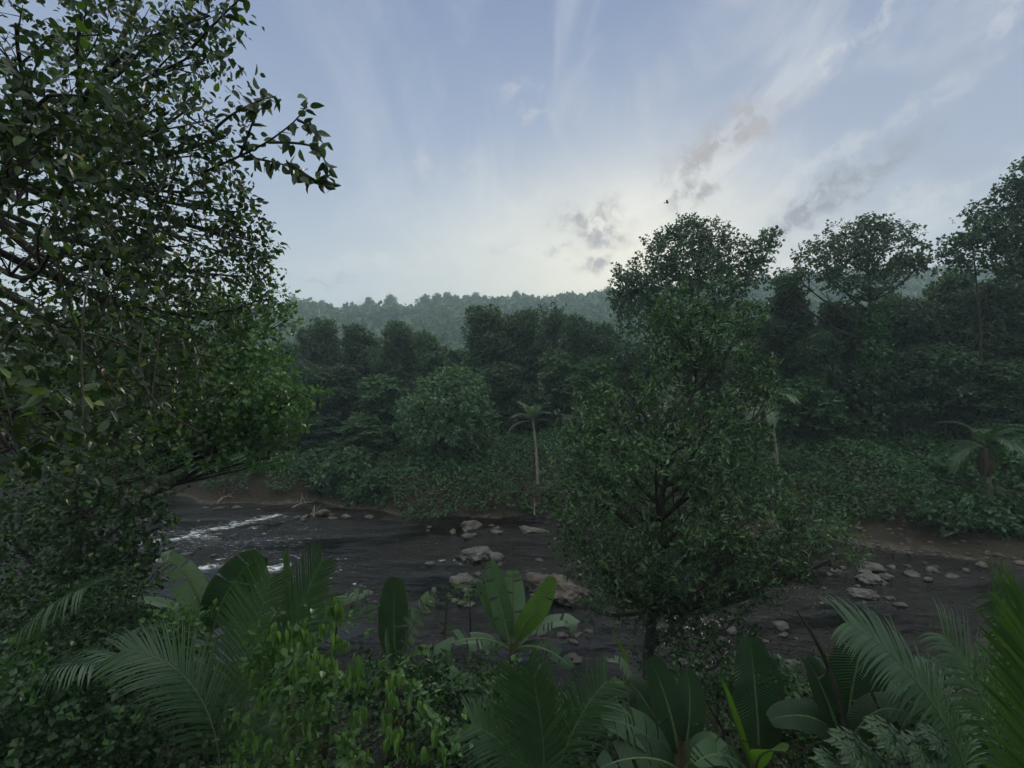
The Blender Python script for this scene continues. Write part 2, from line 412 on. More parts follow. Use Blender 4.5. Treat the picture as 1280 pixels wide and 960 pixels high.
foam_line([(180, 676), (225, 672), (262, 662), (300, 654), (340, 645)], .55, 1.)
foam_line([(225, 672), (262, 672)], .5, .9)
foam_line([(243, 711), (262, 708), (272, 706)], .38, 1.1)
foam_line([(185, 698), (215, 696)], .4, .9)
foam_line([(342, 712), (358, 708)], .32, 1.1)
foam_line([(362, 694), (376, 694)], .2, .8)
foam_line([(438, 730), (450, 734)], .2, .7); foam_line([(315, 660), (325, 660)], .3, .8); foam_line([(272, 698), (280, 698)], .2, .9)
foam_line([(240, 688), (280, 684)], .25, .6); foam_line([(385, 662), (400, 662)], .3, .65); foam_line([(200, 690), (300, 672), (380, 655)], 1.6, .45); foam_line([(230, 716), (420, 712)], 1.3, .5); foam_line([(430, 740), (480, 760)], 1.2, .45); foam_line([(190, 682), (360, 676)], 1.6, .58); foam_line([(300, 690), (420, 700)], 1.2, .55); foam_line([(205, 664), (330, 652)], 1.0, .6); foam_line([(560, 700), (585, 702)], .25, .7); foam_line([(650, 742), (735, 752)], .3, .65)
o, X_, Y_, Z_ = grid('river_water', wx, wy, wz, M['water'])
at2 = o.data.attributes.new('foam', 'FLOAT', 'POINT'); at2.data.foreach_set('value', foam.ravel().astype(np.float32))
tag(o, kind='structure')

# ------------------------------------------------------------------ wood on the hills (one mass) and trees on the ridge
rng = np.random.default_rng(11)
g = G()
n = 5200
Yh = 110+300*rng.random(n)**.8; Xh = (rng.random(n)*1.9-.85)*Yh
Zh = hill_z(Xh, Yh); rr = 2.4+4.2*rng.random(n)**2.2
k = 44
d = rdir(rng, n*k).reshape(n, k, 3); d[..., 2] = np.abs(d[..., 2])*.9-.1
Pp = np.stack([Xh, Yh, Zh+rr*.8], -1)[:, None]+d*(rr[:, None, None]*(.72+.4*rng.random((n, k, 1))))*np.array([1, 1, 1.15])
Nn = d+rng.normal(size=d.shape)*.3
put_leaves(g, Pp.reshape(-1, 3), rng.normal(size=(n*k, 3)), Nn.reshape(-1, 3), np.repeat(rr, k)*.62, LEAF_FAR)
tag(g.obj('forest', M['hill']), 'hazy wooded hillside rising beyond the river trees', 'forest', kind='stuff')

def round_lobes(rng, H, W, lo=.3, n=14, big=.34, flat=.8):
    L = []
    for i in range(n):
        t = (i+.5)/n; z = H*(lo+(1-lo)*t)
        env = math.sin(math.pi*min(1, .22+.72*t))**.7
        a = i*2.4+rng.random()*.8; rad = W*env*(.35+.5*rng.random())
        s = W*big*(.75+.6*rng.random())
        L.append((np.array([math.cos(a)*rad, math.sin(a)*rad, z-s*.6]), np.array([s, s, s*flat])))
    L.append((np.array([0, 0, H*.93-W*.25]), np.array([W*.36, W*.36, W*.3])))
    L.append((np.array([0, 0, H*.62]), np.array([W*.5, W*.5, H*.2])))
    return L

def proto_tree(name, seed, H, W, mat, dens, k, leaf, twig, label, cat, group, bark='bark', droop=.15, gap=.0, lo=.3, n=14, tmpl=LEAF_FAR, big=.34, flat=.8, ragged=.35, sub=4):
    rng = np.random.default_rng(seed); L = round_lobes(rng, H, W, lo, n, big, flat)
    root = empty(name, (0, 0, 0), label, cat, group)
    g = G(); woodwork(g, (0, 0, -.4), L, rng, .02*H, sub=sub, lean=.3)
    for q in range(5):
        a = rng.random()*6.28; rr_ = W*rng.uniform(.6, 1.0); x_, y_ = math.cos(a)*rr_, math.sin(a)*rr_; zt = H*rng.uniform(.45, .75)
        tube(g, bez([(x_, y_, zt), (x_*1.05, y_*1.05, zt*.6), (x_*.9+rng.normal()*.3, y_*.9, zt*.1)], 8), .025, 4); tr = g.obj('trunk', M[bark], root, smooth=True)
    g = G(); scatter_crown(g, L, rng, dens, k, leaf, twig, tmpl, droop=droop, gap=gap, ragged=ragged); cr = g.obj('crown', M[mat], root)
    return root, [tr, cr]

GB = 'trees standing along the far river bank'
protos = {
 'A': proto_tree('broadleaf_tree', 1, 12, 3.2, 'far_a', 11, 9, .24, .5, 'x', 'tree', GB),
 'B': proto_tree('broadleaf_tree', 2, 12, 3.0, 'far_b', 10, 9, .24, .5, 'x', 'tree', GB, n=18, big=.28),
 'C': proto_tree('broadleaf_tree', 3, 12, 3.4, 'far_a', 8, 8, .24, .55, 'x', 'tree', GB, gap=.36, lo=.45, n=16, big=.27, flat=.6, sub=6),
 'D': proto_tree('broadleaf_tree', 4, 12, 2.8, 'far_b', 9, 8, .34, .55, 'x', 'tree', GB, droop=.5, n=20, big=.26),
 'E': proto_tree('broadleaf_tree', 6, 12, 3.3, 'far_a', 10, 9, .26, .5, 'x', 'tree', GB, n=22, big=.25, lo=.2, flat=.65),
}
used = {k: False for k in protos}
def far_tree(kind, x, top, wpx, Y, label, rz=0., group=GB, sink=0.):
    root, parts = protos[kind]
    if not used[kind]: used[kind] = True; o = root; o['label'] = label; o['group'] = group
    else: o = copy_tree(root, parts, label, group)
    p = at(x, top, Y); z0 = gz(p[0], Y)-sink; H = p[2]-z0
    W = wpx/F*Y/2; base = {'A': 3.2, 'B': 3.0, 'C': 3.4, 'D': 2.8, 'E': 3.3}[kind]*1.05
    o.location = (p[0], Y, z0); o.scale = (W/base, W/base, H/12.2); o.rotation_euler = (0, 0, rz)
    return o

far_list = [
 # kind, x, top, width, depth, label
 ('A', 350, 428, 70, 52, 'dark tree half hidden behind the bright leafy bough on the left'),
 ('A', 402, 397, 62, 50, 'tree with a ragged top standing left of the notch, below the pointed hill'),
 ('E', 448, 404, 66, 52, 'dark rounded tree second in the row below the left hill crest'),
 ('A', 497, 402, 60, 50, 'dark tree with two humps right of the rounded one, under the ridge'),
 ('B', 535, 414, 50, 49, 'low domed tree at the edge of the gap that shows the hill'),
 ('D', 574, 437, 52, 54, 'small tree low in the gap between the two dark tree groups'),
 ('A', 612, 382, 84, 47, 'large dense dark tree, broad left half of the central clump'),
 ('E', 655, 384, 62, 49, 'dark tree in the middle of the central clump rising over the ridge'),
 ('C', 692, 374, 58, 47, 'tallest open-crowned tree of the central clump against the hill'),
 ('A', 722, 392, 46, 50, 'narrow tree at the right end of the central clump'),
 ('B', 752, 402, 64, 50, 'green tree between the central clump and the tall open tree'),
 ('D', 700, 436, 60, 44, 'medium tree with drooping leaves above the slim palm'),
 ('B', 745, 445, 72, 42, 'lighter green tree just left of the bushy waterside tree'),
 ('A', 378, 450, 70, 44, 'dark tree whose crown falls behind the overhanging bright bough'),
 ('E', 425, 455, 74, 44, 'dark layered tree in front of the ragged topped one'),
 ('D', 480, 468, 72, 42, 'drooping leaved tree left of the pale domed tree'),
 ('A', 628, 452, 76, 44, 'shadowed tree behind the slim pale palm'),
 ('E', 545, 440, 64, 47, 'tree behind and above the pale domed tree'),
 ('B', 330, 510, 80, 42, 'dark low tree at the left bend of the river'),
 ('A', 265, 500, 90, 45, 'shaded tree at the far left river bend behind the near foliage'),
 ('E', 180, 470, 100, 46, 'tree at the river bend hidden mostly by the left foliage'),
 ('A', 60, 470, 120, 46, 'tree upstream seen only through gaps in the big left tree'),
 ('D', 455, 520, 64, 39, 'small drooping tree over the green bank shrubs'),
 ('A', 800, 430, 70, 44, 'dark tree behind the bushy waterside tree'),
 ('E', 985, 345, 70, 42, 'dense dark tree between the two tall open trees'),
 ('A', 955, 400, 80, 41, 'dark tree below the first tall open tree'),
 ('E', 1020, 410, 80, 39, 'dark layered tree left of the vine covered trunk'),
 ('A', 1145, 372, 90, 41, 'dark domed tree right of the vine covered trunk'),
 ('E', 1190, 338, 90, 42, 'dark layered tree below the right edge giants'),
 ('A', 1245, 345, 90, 38, 'broad dark tree under the tallest crown at the right'),
 ('E', 1290, 370, 90, 36, 'dark tree cut by the right edge of the view'),
 ('A', 1180, 430, 100, 36, 'shadowed tree behind the short right palm'),
 ('E', 1120, 440, 80, 37, 'shaded understorey tree right of the vine column'),
 ('D', 1010, 470, 70, 37, 'small drooping tree right of the hidden palm'),
 ('B', 1250, 450, 90, 34, 'understorey tree over the short right palm'),
 ('A', 880, 440, 90, 41, 'dark tree straight behind the waterside tree crown'),
 ('E', 1340, 330, 120, 36, 'tree beyond the right edge of the view'),
 ('E', -40, 440, 130, 44, 'tree beyond the left edge of the view'),
 ('E', 1052, 372, 84, 41, 'dark tree filling under the spreading limbs of the airy domed tree'),
 ('B', 1108, 366, 80, 43, 'tree behind the right half of the airy domed crown'),
 ('A', 590, 500, 60, 46, 'deep shaded tree behind the palm and the pale dome'),
 ('E', 675, 505, 60, 45, 'shaded tree right of the slim pale palm'),
 ('A', 1070, 500, 90, 42, 'tree in the deep shade behind the vine column'),
 ('A', 520, 520, 70, 45, 'deep shaded tree behind the left side of the pale dome'),
 ('E', 400, 520, 80, 42, 'deep shaded tree above the green bank shrubs'),
]
for i, (k_, x, top, w, Y, lab) in enumerate(far_list):
    far_tree(k_, x, top, w*1.08, Y, lab, rz=i*1.7)

# trees along the crest of the hill: small copies, each one an object
GR = 'small trees along the crest of the hill'
crest = proto_tree('crest_tree', 21, 12, 4.2, 'hill', 1.3, 7, .85, 1.2, 'tiny hazy tree standing on the skyline of the hill', 'tree', GR, n=7, big=.42, lo=.35, sub=2)
rng = np.random.default_rng(77)
first = True
for i, u in enumerate(np.concatenate([np.linspace(352, 790, 46), np.linspace(985, 1190, 12)])):
    u = u+rng.uniform(-4, 4); Y = 368+rng.uniform(-8, 8); X = (u-640)/F*Y
    o = crest[0] if first else copy_tree(crest[0], crest[1], crest[0]['label'], GR); first = False
    s = rng.uniform(.35, .8) if rng.random() < .7 else rng.uniform(.9, 1.35)
    if 375 < u < 400: s = rng.uniform(.9, 1.3)
    o.location = (X, Y, float(hill_z(np.array([X]), np.array([Y]))[0])-.5)
    o.scale = (s*1.0, s*1.0, s*rng.uniform(.8, 1.1)); o.rotation_euler = (0, 0, rng.random()*6)

# ------------------------------------------------------------------ trees drawn lobe by lobe
def px_lobes(L, Y):
    out_ = []
    for q in L:
        x, y, r = q[:3]; dy = q[3] if len(q) > 3 else 0.; f = q[4] if len(q) > 4 else 1.
        c = at(x, y, Y+dy); rr = r/F*(Y+dy); out_.append((c, np.array([rr, rr, rr*f])))
    return out_
def special(name, label, cat, L, base, seed, mat, bark, dens, k, leaf, twig, tmpl=LEAF_FAR, r0=.2, trunk=None, group=None, **kw):
    rng = np.random.default_rng(seed); root = empty(name, base, label, cat, group)
    sub = kw.pop('sub', 5); tw = kw.pop('twigs', None); limb = kw.pop('limb', .45); lw = kw.pop('lowest_', .26)
    g = G(); woodwork(g, base, L, rng, r0, trunk_pts=trunk, sub=sub, twigs=tw, limb=limb, lowest=lw); g.obj('trunk', M[bark], root, loc=base, smooth=True)
    g = G(); scatter_crown(g, L, rng, dens, k, leaf, twig, tmpl, **kw); g.obj('crown', M[mat], root, loc=base)
    return root

def foot(x, Y): X = (x-640)/F*Y; return np.array([X, Y, gz(X, Y)-.15])
# tall open tree
Y = 40; L = px_lobes([(850, 312, 34, 0, .8), (880, 300, 27, 1, .8), (822, 318, 25, 0, .8), (905, 318, 27, 1, .8), (940, 318, 22, -1, .8), (958, 302, 16, 0, .8), (948, 338, 22, 1, .7),
  (800, 345, 27, 0, .8), (780, 360, 17, 0, .8), (835, 345, 34, 2, .7), (875, 345, 34, -1, .7), (910, 352, 29, 0, .7), (797, 385, 29, 1, .9), (830, 385, 29, -1), (862, 290, 20, 0, .8),
  (870, 395, 38, 0), (800, 425, 29, 0), (925, 385, 27, 1)], Y)
special('open_crown_tree', 'tall open-crowned tree against the brightest sky, left of the domed giant', 'tree', L, foot(862, Y), 31, 'far_a', 'bark', 9, 8, .23, .5, r0=.3, group=GB, gap=.44, ncut=1.1, sub=6, twigs=1,
  trunk=[foot(862, Y), at(866, 480, Y), at(862, 400, Y), at(870, 350, Y), at(868, 310, Y)])
# airy domed tree with a vine covered trunk
Y = 38; L = px_lobes([(1040, 310, 28, 0, .7), (1075, 296, 32, 0, .7), (1110, 300, 30, 0, .7), (1140, 316, 25, 0, .7), (1025, 335, 25, 0, .6), (1060, 325, 30, 1, .6), (1100, 328, 32, -1, .6), (1132, 340, 25, 0, .6),
  (1012, 318, 16, 0, .7), (1153, 328, 12, 0, .7), (1090, 286, 20, 0, .6), (1000, 352, 28, 0, .6), (1045, 352, 25, 0, .5), (1085, 358, 28, 0, .5), (980, 360, 19, 0, .6)], Y)
special('umbrella_tree', 'tall tree with an airy domed crown on bare spreading limbs', 'tree', L, foot(1086, Y), 32, 'far_a', 'bark', 7.5, 8, .21, .45, r0=.3, group=GB, gap=.46, ncut=1.2, sub=7, twigs=2, limb=.5,
  trunk=[foot(1086, Y), at(1088, 520, Y), at(1084, 440, Y), at(1088, 380, Y), at(1082, 315, Y)])
# right edge giants
Y = 34; L = px_lobes([(1210, 288, 24, 0, .8), (1198, 308, 18, 0, .7), (1228, 275, 13, 0, .9), (1232, 300, 20, 0, .8), (1215, 330, 20, 0, .6), (1190, 322, 11, 0, .6), (1222, 262, 8, 0, 1.)], Y)
special('layered_tree', 'airy tree with a small leafy crown left of the giant at the right edge', 'tree', L, foot(1222, Y), 33, 'far_a', 'bark', 9, 8, .20, .4, r0=.12, group=GB, gap=.33, ncut=1.1, sub=6, twigs=1,
  trunk=[foot(1222, Y), at(1228, 470, Y), at(1224, 380, Y), at(1218, 330, Y), at(1214, 290, Y)])
Y = 33; L = px_lobes([(1268, 245, 22, 0, .9), (1285, 225, 22, 0, .9), (1262, 280, 20, 0, .8), (1290, 265, 26, 0, .9), (1252, 300, 18, 0, .7), (1285, 300, 26, 0, .8), (1310, 240, 26, 0, .9), (1320, 280, 30, 0, .9), (1265, 325, 28, 0, .7), (1300, 330, 30, 0, .7)], Y)
special('giant_tree', 'tallest crown at the right edge, dark against pale sky', 'tree', L, foot(1290, Y), 34, 'far_a', 'bark', 10, 9, .20, .4, r0=.3, group=GB, gap=.36, ncut=1.1, sub=6, twigs=1,
  trunk=[foot(1290, Y), at(1288, 470, Y), at(1292, 380, Y), at(1286, 300, Y), at(1288, 240, Y)])
# pale domed tree
Y = 37; L = px_lobes([(565, 478, 22, 0, .8), (545, 488, 20, 0, .8), (588, 488, 20, 0, .8), (520, 515, 22, 0, .7), (550, 512, 26, -1.2, .8), (582, 510, 26, -1.2, .8), (602, 518, 16, 0, .8), (512, 535, 16, 0, .7), (540, 540, 26, -1, .7), (575, 540, 28, -1, .7), (603, 540, 16, 0, .8), (555, 558, 26, 0, .5), (590, 562, 20, 0, .5)], Y)
special('domed_tree', 'pale green rounded tree with a thin light trunk above the bank', 'tree', L, foot(579, Y), 35, 'far_pale', 'bark_pale', 13, 10, .20, .42, r0=.17, group=GB, sub=4, ragged=.25,
  trunk=[foot(579, Y), at(578, 600, Y), at(577, 560, Y), at(572, 520, Y), at(568, 485, Y)])
# vine column on the umbrella tree: a climber, a plant of its own
Y = 37.4; L = px_lobes([(1088, 400, 12, 0, 1.6), (1092, 440, 16, 0, 1.6), (1088, 480, 20, 0, 1.4), (1094, 520, 22, 0, 1.3), (1088, 560, 26, 0, 1.2), (1082, 600, 32, -.5, 1.), (1096, 460, 14, 0, 1.6), (1076, 540, 16, 0, 1.2), (1060, 605, 22, -.5, .7)], Y)
special('climbing_vine', 'thick green vine wrapping the trunk of the airy domed tree', 'vine', L, foot(1085, 37.4), 36, 'cover', 'bark', 12, 9, .2, .4, r0=.06, droop=.5, sub=2)

# waterside tree in the middle right
Y = 13.0
L = px_lobes([(860, 385, 26, 0, .8), (895, 378, 26, 0, .8), (925, 398, 26, .4, .8), (835, 400, 22, 0, .8), (870, 420, 36, 0, .8), (915, 430, 38, .3, .8), (825, 435, 26, .3, .9),
  (855, 465, 34, 0, .8), (900, 475, 36, 0, .9), (945, 470, 24, 0, .7), (960, 492, 16, 0, .7), (782, 480, 24, 0, .9), (765, 505, 26, -.4, .9), (740, 520, 26, 0, .9), (800, 510, 32, -.6, .9), (845, 520, 38, -.9, .9),
  (890, 525, 36, -.6, .9), (925, 530, 28, 0, .9), (722, 550, 26, 0, .9), (765, 560, 42, -.8, .9), (820, 575, 46, -1.4, .9), (880, 580, 44, -1.1, .9), (930, 570, 30, -.3, .9),
  (715, 600, 24, 0, 1.), (745, 625, 40, -.8, .9), (800, 640, 48, -1.4, .9), (860, 645, 48, -1.4, .9), (915, 635, 40, -.8, .9), (960, 610, 26, 0, .8), (710, 660, 18, 0, 1.), (735, 690, 32, -.5, .8), (785, 705, 38, -.9, .8),
  (845, 700, 40, -.9, .7), (905, 695, 40, -.6, .7), (955, 665, 34, -.3, .8), (1000, 640, 26, 0, .8), (995, 680, 32, .2, .7), (1035, 668, 26, .4, .8), (1060, 688, 18, .5, .7), (975, 710, 24, 0, .6), (1010, 708, 16, .2, .6),
  (760, 740, 26, -.3, .7), (820, 740, 26, -.3, .7), (870, 740, 22, 0, .7), (740, 762, 14, 0, .8), (790, 760, 24, .3, .8), (850, 765, 26, .5, .8), (900, 745, 30, .3, .7), (800, 690, 50, .6, .9), (870, 680, 50, .8, .9), (830, 620, 60, .6, .9), (940, 720, 24, -.3, .7)], Y)
b = foot(815, 13.2)
special('waterside_tree', 'bushy small-leaved tree standing in front of the river, centre right', 'tree', L, b, 41, 'mangrove', 'bark', 18, 10, .15, .32, tmpl=LEAF_SLIM, r0=.15, sub=6, twigs=1, limb=.5,
  droop=-.05, ragged=.5, gap=.34, ncut=1.15, lowest_=.3, trunk=[b, at(812, 800, Y), at(830, 700, Y), at(822, 620, Y), at(860, 520, Y), at(880, 400, Y)])
# second slim stem plus sparse low growth round its foot
L = px_lobes([(800, 770, 20, 0, 1.), (855, 775, 26, 0, .9), (900, 770, 26, .2, .8), (925, 800, 22, .2, .8), (870, 810, 30, -.2, .8), (820, 815, 24, 0, .8), (950, 745, 22, .4, .6), (890, 835, 30, -.4, .7)], 12.6)
special('leafy_sapling', 'sparse dark sapling growing round the foot of the bushy waterside tree', 'tree', L, foot(880, 12.6), 42, 'shade', 'bark', 9, 9, .11, .3, r0=.06, sub=5, gap=.3, ncut=2., twigs=1)

# bright bough tree left, 12 m away
Y = 12
L = px_lobes([(375, 490, 22, 0, .8), (350, 500, 34, 0, .8), (325, 470, 34, 0, .8), (300, 500, 44, -.4, .8), (340, 535, 34, 0, .7), (310, 545, 36, 0, .7), (265, 540, 44, -.3, .7), (290, 445, 36, 0, .8), (320, 425, 26, 0, .8), (250, 480, 50, -.5, .8),
  (345, 385, 20, .5, .8), (360, 400, 12, .5, .8), (310, 395, 30, .3, .8), (265, 400, 44, 0, .8), (210, 450, 55, 0, .8), (215, 540, 50, 0, .7), (160, 500, 60, 0, .8), (160, 430, 60, .5, .8), (100, 480, 60, .5, .9), (335, 572, 18, 0, .7)], Y)
b = foot(95, 11.5)
special('bright_leaved_tree', 'tree whose light green bough reaches out over the left river bend', 'tree', L, b, 43, 'mid_bright', 'bark', 15, 11, .12, .32, r0=.16, sub=5, ragged=.3, gap=.15, ncut=1.3,
  trunk=[b, at(90, 720, 11.5), at(98, 620, 11.7), at(140, 520, 12), at(230, 430, 12)])
# small leaved tree beneath it, left bank
L = px_lobes([(150, 600, 50, 0, .8), (185, 625, 28, 0, .9), (190, 665, 18, 0, .9), (160, 670, 36, 0, .9), (110, 640, 50, 0, .9), (60, 620, 60, .5, .9), (130, 720, 46, 0, .8), (175, 730, 28, -.3, .8), (60, 700, 60, 0, .9), (190, 765, 16, -.5, .8), (0, 650, 60, .5, 1.), (170, 700, 18, 0, 1.)], 10.5)
b = foot(62, 10)
special('bank_tree', 'small-leaved dark tree hanging over the left bank beside the rapids', 'tree', L, b, 44, 'shade', 'bark', 13, 11, .10, .28, r0=.12, sub=5, ragged=.35, gap=.22, ncut=1.5)

# big near tree, broad heart-shaped leaves
Ln = []
def nl(x, y, r, Y, f=.9): Ln.append((at(x, y, Y), np.array([r/F*Y]*2+[r/F*Y*f])))
for q in [(20, 30, 60, 3.6), (100, 20, 60, 4.2), (190, 40, 60, 4.8), (240, 70, 42, 4.6), (262, 20, 34, 4.4), (60, 120, 70, 3.4), (150, 130, 70, 4.2), (230, 140, 56, 4.8), (282, 170, 30, 4.8), (10, 220, 70, 3.0), (100, 220, 75, 3.8),
          (190, 230, 70, 5.0), (260, 240, 50, 5.6), (300, 265, 26, 6.0), (60, 320, 80, 3.4), (150, 320, 75, 4.6), (230, 320, 70, 6.0), (290, 320, 40, 7.0), (315, 345, 22, 7.0), (20, 420, 70, 3.2), (100, 420, 80, 4.2), (190, 400, 70, 5.6), (260, 400, 55, 7.0),
          (20, 510, 55, 2.9), (90, 510, 60, 3.6), (160, 490, 55, 5.0), (220, 480, 50, 6.4), (60, 570, 40, 3.2), (10, 560, 40, 2.7), (-60, 150, 90, 3.2), (-60, 400, 90, 3.2), (-40, 560, 60, 3.0), (150, 80, 60, 7.0), (60, 200, 80, 7.5), (120, 350, 90, 8.0), (60, 480, 80, 8.0), (200, 170, 60, 7.0), (310, 300, 14, 6.0), (325, 375, 18, 7.5), (120, 560, 50, 6)]:
    nl(*q)
b = np.array([-4.9, 4.6, gz(-4.9, 4.6)-.2]); rng = np.random.default_rng(45)
root = empty('broad_leaved_tree', b, 'big near tree with broad heart-shaped leaves filling the left of the view', 'tree')
g = G(); woodwork(g, b, Ln, rng, .10, sub=6, twigs=2, limb=.35, trunk_pts=[b, at(-190, 600, 4.4), at(-150, 380, 4.6), at(-50, 270, 5.0), at(90, 165, 5.2), at(150, 60, 5.2), at(185, -60, 5.2)])
tw = [[(255, 215, 4.9), (300, 195, 4.7), (335, 178, 4.6), (372, 150, 4.5), (385, 128, 4.5)], [(335, 178, 4.6), (365, 178, 4.5), (395, 182, 4.4), (410, 205, 4.4), (405, 226, 4.4)], [(372, 150, 4.5), (392, 158, 4.5), (404, 180, 4.5)],
      [(300, 195, 4.7), (330, 200, 4.6), (360, 205, 4.5), (368, 212, 4.5)], [(300, 195, 4.7), (318, 150, 4.6), (330, 110, 4.5)], [(240, 60, 4.4), (285, 10, 4.2), (305, -5, 4.1)], [(372, 222, 4.4), (392, 226, 4.4), (415, 232, 4.4)], [(365, 205, 4.5), (380, 218, 4.4), (400, 228, 4.4)], [(270, 160, 4.6), (300, 130, 4.5), (345, 120, 4.4)]]
for q in range(26):
    x = rng.uniform(-30, 270); y = rng.uniform(120, 460); Yd = rng.uniform(2.6, 5.2); p = at(x, y, Yd)
    e = p+np.array([rng.normal()*.25, rng.normal()*.2, -rng.uniform(.25, .9)]); m_ = (p+e)/2+rng.normal(size=3)*.12
    tube(g, bez([p, m_, m_*.4+e*.6+rng.normal(size=3)*.05, e], 12), np.linspace(.006, .0025, 12), 4)
lp = []; ld = []
for t_ in tw:
    c = bez([at(*p) for p in t_], 16); tube(g, c, np.linspace(.014, .004, 16), 5)
    ln = np.linalg.norm(c[-1]-c[0]); stp = 1 if ln > .5 else (2 if ln > .3 else 4)
    for j in range(3, 16, stp):
        for s_ in range(1+(j % 2)):
            lp.append(c[j]+rng.normal(size=3)*.02); ld.append(nrm(c[min(j+1, 15)]-c[j-1])*.4+rng.normal(size=3)*.7+np.array([0, 0, -.35]))
g.obj('trunk', M['bark'], root, loc=b, smooth=True)
g = G(); scatter_crown(g, Ln, rng, 40, 7, .076, .26, LEAF_NEAR, droop=.3, ragged=.4, gap=.38, ncut=2.6, up=.5, nout=.4, nrand=.5)
lp = np.array(lp); put_leaves(g, lp, np.array(ld), rng.normal(size=lp.shape)*.6+np.array([0, -.4, .5]), .09+.05*rng.random(len(lp)), LEAF_NEAR)
g.obj('crown', M['near'], root, loc=b)

# ------------------------------------------------------------------ palms
def frond(g, pts, n, ll, w, up=(0, 0, 1), fwd=.8, out=1., droop=.5, lift=.15, r=.012, start=.15, rng=None, sides=(1, -1), m0=0, m1=1, cone=.75):
    c = bez(pts, 40); T = nrm(np.gradient(c, axis=0)); up = np.asarray(up, float)
    tube(g, c, np.linspace(r, r*.25, 40), 5, m1)
    ts = start+(1-start)*(np.arange(n)+.5)/n
    for s in sides:
        f = ts*39; i = np.clip(f.astype(int), 0, 38); fr_ = (f-i)[:, None]
        P0 = c[i]*(1-fr_)+c[i+1]*fr_; t = T[i]
        B = nrm(np.cross(t, up)); Nn = nrm(np.cross(B, t))
        u = (ts-start)/(1-start); Ls = ll*(.45+.75*np.sin(np.pi*np.clip(.12+u*.80, 0, 1))**.8*(1-.25*u))*(.9+.2*rng.random(n))
        D = nrm(t*(fwd+.9*u[:, None]*cone)+s*B*out+Nn*lift+rng.normal(size=(n, 3))*.06)
        pts_ = [P0]; d = D.copy()
        for q in range(4):
            pts_.append(pts_[-1]+d*(Ls/4)[:, None]); d = nrm(d+np.array([0, 0, -droop*.45])*(q+1)/2)
        pts_ = np.stack(pts_, 1); ws = np.array([.55, 1, .9, .6, .05])*w
        W = nrm(np.cross(D, Nn))+Nn*.35*rng.choice([-1, 1], size=(n, 1))*0
        A = pts_-W[:, None]*ws[None, :, None]; C = pts_+W[:, None]*ws[None, :, None]
        V = np.stack([A, C], 2).reshape(n, -1, 3)
        fa = []
        for q in range(4): fa.append([2*q, 2*q+1, 2*q+3, 2*q+2])
        g.add(V.reshape(-1, 3), (np.arange(n)[:, None, None]*10+np.array(fa)[None]).reshape(-1, 4), m0)

def crown_palm(name, label, base, head, nf, Lf, ll, w, seed, mat='palm', bark='bark_pale', r=.1, droop=1.0, el=(15, 75), n=34, ld=.6, upside=0):
    rng = np.random.default_rng(seed); root = empty(name, base, label, 'palm tree')
    g = G(); c = bez([base, base*.5+head*.5+np.array([.15, 0, 0]), head], 20); tube(g, c, np.linspace(r, r*.7, 20)*(1+.06*np.sin(np.arange(20)*9)), 9)
    g.obj('trunk', M[bark], root, loc=base, smooth=True)
    for i in range(nf):
        a = i*2.399+rng.random()*.3; e = R(el[0]+(el[1]-el[0])*rng.random()); h = np.array([math.cos(a), math.sin(a), 0])
        L_ = Lf*(.85+.3*rng.random())
        dv = lambda q: h*math.cos(q)+np.array([0, 0, math.sin(q)])
        p1 = head+dv(e)*L_*.36; p2 = p1+dv(e-R(26)*droop*1.5)*L_*.36; p3 = p2+dv(e-R(75)*droop*1.3)*L_*.4
        g = G(); frond(g, [head, p1, p2, p3], n, ll, w, rng=rng, droop=ld, r=r*.22, m1=1)
        g.obj('frond', [M[mat], M['rib']], root, loc=base)
    return root
Y = 33.2; b = foot(672, Y); crown_palm('slim_palm', 'slim pale palm with a thin bare trunk in the middle of the far bank', b, at(666, 527, Y), 15, 1.75, .46, .016, 51, mat='palm_pale', bark='drift', r=.10, droop=.7, el=(-5, 88), n=26, ld=.5)
Y = 31; b = foot(975, Y); crown_palm('feather_palm', 'palm with drooping pale fronds peeping out right of the bushy tree', b, at(962, 508, Y), 15, 2.4, .62, .018, 52, mat='palm_pale', r=.11, droop=1.0, el=(0, 85), n=42)
Y = 27; b = foot(1236, Y); crown_palm('short_palm', 'short stout palm with arching fronds at the right of the far bank', b, at(1232, 560, Y), 17, 2.5, .62, .018, 53, mat='palm', r=.16, droop=.95, el=(0, 85), n=42)
# dead skirt hanging on the short palm
hd = at(1232, 560, 27); rng = np.random.default_rng(3); g = G()
sk = [o for o in COL.objects if o.name.startswith('short_palm')][0]
for i in range(7):
    a = i*.9; h = np.array([math.cos(a), math.sin(a), 0]); frond(g, [hd, hd+h*.35+[0, 0, -.2], hd+h*.35+[0, 0, -.9], hd+h*.2+[0, 0, -1.3]], 18, .45, .03, rng=rng, droop=1.2)
g.obj('dead_skirt', [M['dead'], M['dead']], sk, loc=b)

